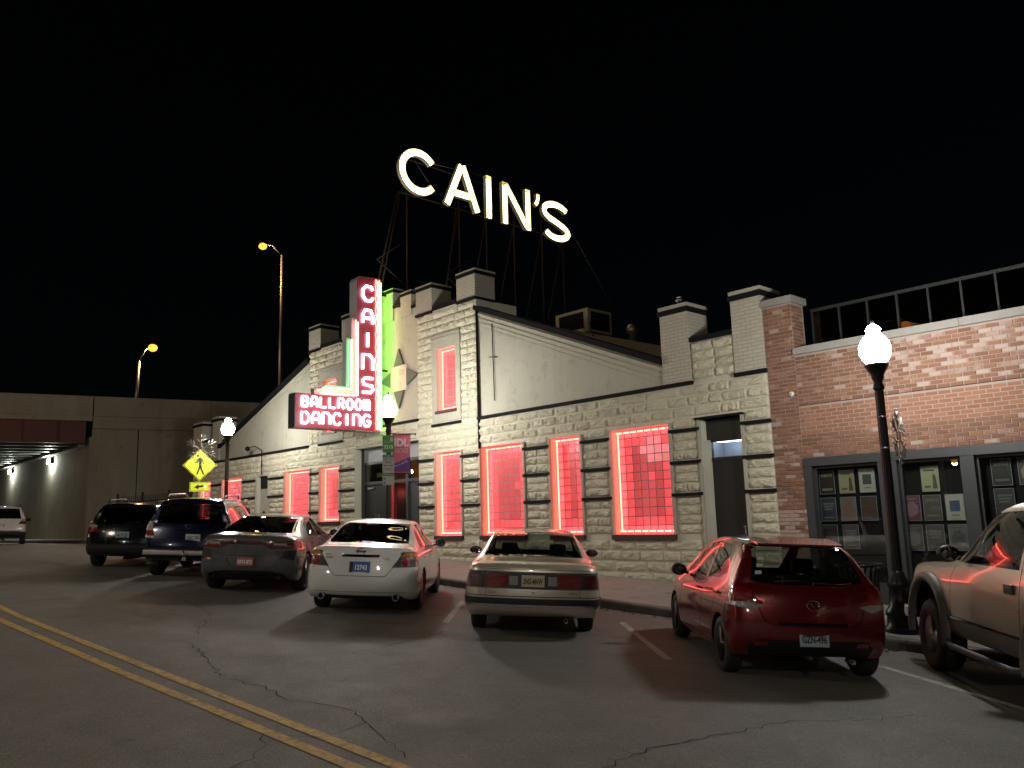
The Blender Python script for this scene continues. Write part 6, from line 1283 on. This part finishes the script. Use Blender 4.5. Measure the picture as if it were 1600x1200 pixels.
def runner():
    st=suv_st(.94,1.76,1.12,-1.0,3.75,.34,1.12,2.79,2.0)
    c=Car('parked_suv','dark blue sport utility vehicle with silver rear bumper and mud flap','car',-19.02,7.57,146,st,([-.93,-1.02,-1.04,-.98,-.93,-.88],.10),([3.68,3.76,3.78,3.76,3.72,3.62],.2),.385,2.79,1.6,(.385,.25,'six','rim_alloy',.215),.46)
    R=lambda p,n:n.y<-.05 and p.y<-.3
    t=c.cut('tail_light','lens_clear',[(.70,.86),(1.0,.86),(1.0,1.20),(.78,1.20)],'y',R,True,-.006,split=True); c.more(t,[(-1.2,.88),(-.70,.90),(-.66,1.14),(-1.2,1.20)],'x',lambda p,n:abs(n.x)>.2 and p.y<-.6)
    c.cut('stop_lens','lens_red',[(.70,.90),(1.0,.90),(1.0,1.02),(.70,1.02)],'y',R,True,0,(t,),split=True)
    c.cut('rear_window','glass_privacy',[(-.70,1.17),(.70,1.17),(.62,1.60),(-.62,1.60)],'y',lambda p,n:n.y<-.1 and p.y<.2,False,.004)
    c.cut('windshield','glass_clear',[(-.74,1.20),(.74,1.20),(.62,1.64),(-.62,1.64)],'y',lambda p,n:n.y>.12 and 1.3<p.y<2.9,False,.004)
    for q in ([(-.62,1.18),(-.10,1.17),(-.06,1.58),(-.44,1.58)],[(0,1.17),(.88,1.16),(.90,1.60),(.03,1.60)],[(.98,1.16),(2.1,1.14),(1.78,1.40),(1.5,1.58),(1.0,1.60)]): c.cut('side_window','glass_privacy' if q[0][0]<.5 else 'glass_dark',q,'x',SIDE,False,.004,split=True)
    c.seam([(-.80,.62),(.80,.62)],'y',R,.012); c.seam([(-.76,.63),(-.74,1.1)],'y',R,.008); c.seam([(.76,.63),(.74,1.1)],'y',R,.008); c.seam([(.94,.42),(.94,1.64)],'x',SIDE); c.seam([(2.1,.45),(2.1,1.12)],'x',SIDE); c.seam([(.0,1.16),(.30,.85),(.45,.42)],'x',SIDE)
    r=c.finish('paint_blue'); c.handle(.18,1.0,.94,'paint_blue'); c.handle(1.12,1.0,.94,'paint_blue'); mirrors(r,.90,2.0,1.18,'paint_blue',1.15)
    b=MB(); b.bevbox(-.88,.88,-1.08,-.92,.50,.61,.03); b.bevbox(-.5,-.12,-1.087,-1.06,.53,.58,.008); b.bevbox(.12,.5,-1.087,-1.06,.53,.58,.008); b.build('rear_bumper',MAT['bumper_silver'],r)
    b=MB(); b.bevbox(-.5,.5,-1.10,-.9,.615,.632,.006); b.build('step_pad',MAT['plastic_black'],r)
    h=MB(); h.box(-.04,.04,-1.14,-.7,.40,.48); h.tube([(-.02,-1.13,.48),(-.02,-1.18,.5),(-.02,-1.18,.56)],.02,8); h.sphere((-.02,-1.18,.58),.028,10); h.build('tow_hitch',MAT['steel_dull'],r)
    for sg in (-1,1):
        f=MB(); f.add([(sg*.66,-.42,.62),(sg*.94,-.42,.62),(sg*.95,-.46,.26),(sg*.70,-.46,.26),(sg*.66,-.43,.62),(sg*.94,-.43,.62),(sg*.95,-.47,.26),(sg*.70,-.47,.26)],[(0,1,2,3),(7,6,5,4),(0,4,5,1),(1,5,6,2),(2,6,7,3),(3,7,4,0)]); f.build('mud_flap',MAT['plastic_dark'],r)
        q=MB(); q.tube([(sg*.60,-.45,1.74),(sg*.61,-.35,1.80),(sg*.62,1.2,1.82),(sg*.60,1.4,1.75)],.02,8); q.build('roof_rail',MAT['steel_dull'],r)
    plate(r,.12,c.rear_y(.12,.88)-.008,.80,'plate_white','GSC-7N','ink_blue'); c.badge('badge','4RUNNER LIMITED',.05,0,1.02,'chrome',1.1)
    yy=c.rear_y(0,1.09)-.006; e=MB(); e.tube([(.07*cos(k*pi/10),yy,1.115+.045*sin(k*pi/10)) for k in range(20)],.007,6,closed=True); e.tube([(.03*cos(k*pi/8),yy,1.115+.043*sin(k*pi/8)) for k in range(16)],.006,6,closed=True); e.build('emblem',MAT['chrome'],r)
    seats(r,(1.1,),.55,.38,'cabin',.66,.2); dash(r,2.05,1.12,.7,'cabin'); return r
def crossover(name,label,x,y,h,paintm,H,belt,plate_args,clad=True,tl='lens_red',group='cars parked nose in along the kerb',badge=None):
    st=suv_st(.885,H,belt,-.88,3.5,.27,belt-.02,2.6,1.9)
    c=Car(name,label,'car',x,y,h,st,([-.80,-.90,-.93,-.88,-.82,-.78],.12),([3.40,3.50,3.52,3.50,3.44,3.36],.24),.345,2.6,1.54,(.345,.22,'five','rim_alloy',.22),.40,group)
    R=lambda p,n:n.y<-.05 and p.y<-.3
    t=c.cut('tail_light',tl,[(.56,.86),(.96,.84),(.96,1.06),(.70,1.06)],'y',R,True,-.006,split=True); c.more(t,[(-1.1,.84),(-.62,.88),(-.55,1.0),(-1.1,1.06)],'x',lambda p,n:abs(n.x)>.2 and p.y<-.5)
    c.cut('reverse_lens','lens_clear',[(.60,.97),(.86,.97),(.86,1.04),(.66,1.04)],'y',R,True,0,(t,),split=True)
    c.cut('rear_window','glass_privacy',[(-.66,belt+.06),(.66,belt+.06),(.55,H-.15),(-.55,H-.15)],'y',lambda p,n:n.y<-.1 and p.y<.2,False,.004)
    c.cut('windshield','glass_clear',[(-.70,belt+.06),(.70,belt+.06),(.57,H-.13),(-.57,H-.13)],'y',lambda p,n:n.y>.12 and 1.2<p.y<2.8,False,.004)
    for q in ([(-.45,belt+.10),(-.02,belt+.06),(.0,H-.19),(-.25,H-.21)],[(.06,belt+.05),(.84,belt+.04),(.86,H-.16),(.09,H-.18)],[(.92,belt+.04),(1.98,belt+.02),(1.66,H-.36),(1.42,H-.2),(.95,H-.16)]): c.cut('side_window','glass_privacy' if q[0][0]<.5 else 'glass_dark',q,'x',SIDE,False,.004,split=True)
    if clad:
        b=c.cut('bumper_cladding','plastic_dark',[(-.95,.2),(.95,.2),(.95,.50),(.6,.56),(-.6,.56),(-.95,.50)],'y',R,False,-.008)
        c.cut('side_cladding','plastic_dark',[(-1,.2),(3.6,.2),(3.6,.42),(-1,.42)],'x',SIDE,False,-.006,split=True)
    c.seam([(-.70,.58),(.70,.58)],'y',R,.01); c.seam([(.89,.42),(.89,H-.15)],'x',SIDE); c.seam([(2.02,.42),(2.0,belt)],'x',SIDE)
    r=c.finish(paintm); c.handle(.15,.90,.88,paintm); c.handle(1.08,.90,.88,paintm); mirrors(r,.84,1.9,belt+.08,'plastic_black',1.05)
    for sg in (-1,1):
        q=MB(); q.tube([(sg*.56,-.3,H-.04),(sg*.57,-.2,H+.03),(sg*.58,1.1,H+.05),(sg*.56,1.3,H-.03)],.018,8); q.build('roof_rail',MAT['plastic_black'],r)
    plate(r,0,c.rear_y(0,.80)-.008,.73,*plate_args)
    if badge: c.badge('badge',badge,.05,0,.93,'chrome')
    wp=MB(); wy=c.rear_y(0,belt+.08)-.02; wp.tube([(0,wy,belt+.07),(.35,wy+.03,belt+.12)],.010,6); wp.build('rear_wiper',MAT['plastic_black'],r)
    seats(r,(1.05,),.42,.36,'cabin',.64,.2); dash(r,1.95,belt,.64,'cabin'); return c,r
def tahoe():
    st=[(-1.2,.55,.93,1.22,.92,1.30,.86,1.32),(-1.0,.50,.97,1.22,.94,1.60,.80,1.63),(-.8,.48,.975,1.22,.94,1.84,.74,1.88),(0,.47,.975,1.22,.94,1.91,.72,1.96),(.8,.47,.975,1.22,.94,1.92,.72,1.97),(1.35,.47,.975,1.22,.94,1.90,.72,1.95),(1.72,.47,.975,1.22,.94,1.78,.74,1.84),(2.02,.47,.975,1.22,.935,1.50,.79,1.55),(2.28,.47,.975,1.21,.93,1.29,.86,1.33),(2.7,.48,.975,1.19,.93,1.235,.86,1.28),(3.3,.48,.97,1.165,.925,1.21,.85,1.25),(3.60,.50,.965,1.14,.92,1.185,.85,1.22)]
    c=Car('parked_pickup','tan four wheel drive truck with grey wheel arch flares, cut off by the right edge','truck',-1.45,8.59,129.5,st,([-1.3,-1.36,-1.36,-1.33,-1.3,-1.25],.08),([3.66,3.72,3.74,3.75,3.74,3.71],.06),.40,2.98,1.66,(.40,.28,'six','rim_alloy',.21),.53,arch_z=.49)
    c.cut('side_window','glass_clear',[(.72,1.275),(2.14,1.275),(1.95,1.47),(1.60,1.80),(.78,1.83)],'x',SIDE,False,.004,split=True); c.cut('side_window','glass_dark',[(-.55,1.275),(.56,1.275),(.60,1.82),(-.45,1.79)],'x',SIDE,False,.004,split=True)
    c.cut('windshield','glass_clear',[(-.78,1.34),(.78,1.34),(.66,1.83),(-.66,1.83)],'y',lambda p,n:n.y>.12 and 1.2<p.y<2.6,False,.004); c.cut('rear_window','glass_privacy',[(-.75,1.25),(.75,1.25),(.66,1.68),(-.66,1.68)],'y',lambda p,n:n.y<-.1 and p.y<-.5,False,.004)
    c.cut('lower_cladding','trim_grey',[(.45,.43),(2.55,.43),(2.55,.66),(.45,.66)],'x',SIDE,False,-.008,split=True); c.cut('side_stripe','chrome',[(.45,.665),(2.55,.665),(2.55,.685),(.45,.685)],'x',SIDE,False,-.012,split=True)
    c.seam([(.66,.5),(.66,1.22),(.72,1.86)],'x',SIDE,.012); c.seam([(2.28,.5),(2.30,1.1),(2.20,1.24)],'x',SIDE,.010); c.seam([(.66,.50),(2.28,.50)],'x',SIDE)
    c.cut('headlight','lens_clear',[(.60,.80),(.99,.80),(.99,.96),(.60,.96)],'y',lambda p,n:n.y>.05 and p.y>3,True,0,split=True); c.cut('grille','plastic_black',[(-.58,.68),(.58,.68),(.58,.97),(-.58,.97)],'y',lambda p,n:n.y>.1 and p.y>3,False,.02)
    r=c.finish('paint_tan'); c.handle(.84,1.10,.97,'plastic_black',.16); hp=MB(); hp.bevbox(-.985,-.955,.75,.93,1.05,1.14,.01); hp.build('handle_plate',MAT['plastic_black'],r); mirrors(r,.95,2.06,1.36,'plastic_black',1.0,hw=.12,hh=.09)
    for yc in (0,2.98):
        for sg in (-1,1):
            f=MB(); N=18; pts=[]
            for k in range(N+1):
                a=pi*(-.08)+pi*1.16*k/N; pts.append((yc+cos(a),.40+sin(a)))
            vs=[]
            for k in range(N+1):
                a=-.25+(pi+.5)*k/N; ca,sa=cos(a),sin(a)
                for rr_,xx in ((.49,.955),(.49,1.02),(.53,1.03),(.575,1.015),(.585,.955)): vs.append((sg*xx,yc+rr_*1.05*ca,.50+rr_*1.05*sa))
            fs=[(k*5+j,k*5+j+1,k*5+j+6,k*5+j+5) for k in range(N) for j in range(4)]; f.add(vs,fs,0,True); f.build('wheel_flare',MAT['trim_grey'],r)
    b=MB(); b.bevbox(-.98,.98,3.66,3.86,.50,.66,.04); b.build('front_bumper',MAT['chrome'],r)
    s_=MB(); s_.tube([(-.98,.55,.40),(-1.02,.75,.38),(-1.02,2.2,.38),(-.98,2.4,.40)],.035,8); s_.build('side_step',MAT['plastic_dark'],r)
    k=MB(); k.tube([(-.52,1.62,1.26),(-.42,1.36,1.42)],.022,10); k.build('wheel_lock_bar',MAT['enamel_red'],r)
    seats(r,(1.0,),.62,.40,'cabin_tan',.66,.0); dash(r,1.95,1.26,.72,'cabin'); return r

# ------------------------------------------------------------------ park the cars
mazda(); buick(); altima(); charger(); runner()
crossover('parked_suv', 'black crossover with muddy bumper cladding, second from the left', -22.0, 7.14, 146, 'paint_black', 1.60, 1.0, ('plate_pale', 'A 7C2J', 'ink_dark'), True, 'lens_red', badge='SUBARU')
crossover('parked_suv', 'white sport utility vehicle at the far left edge before the overpass', -41.75, 8.15, 168, 'paint_offwhite', 1.66, 1.02, ('plate_white', '7 HJK', 'ink_dark'), True, 'lens_red', badge=None)
tahoe()
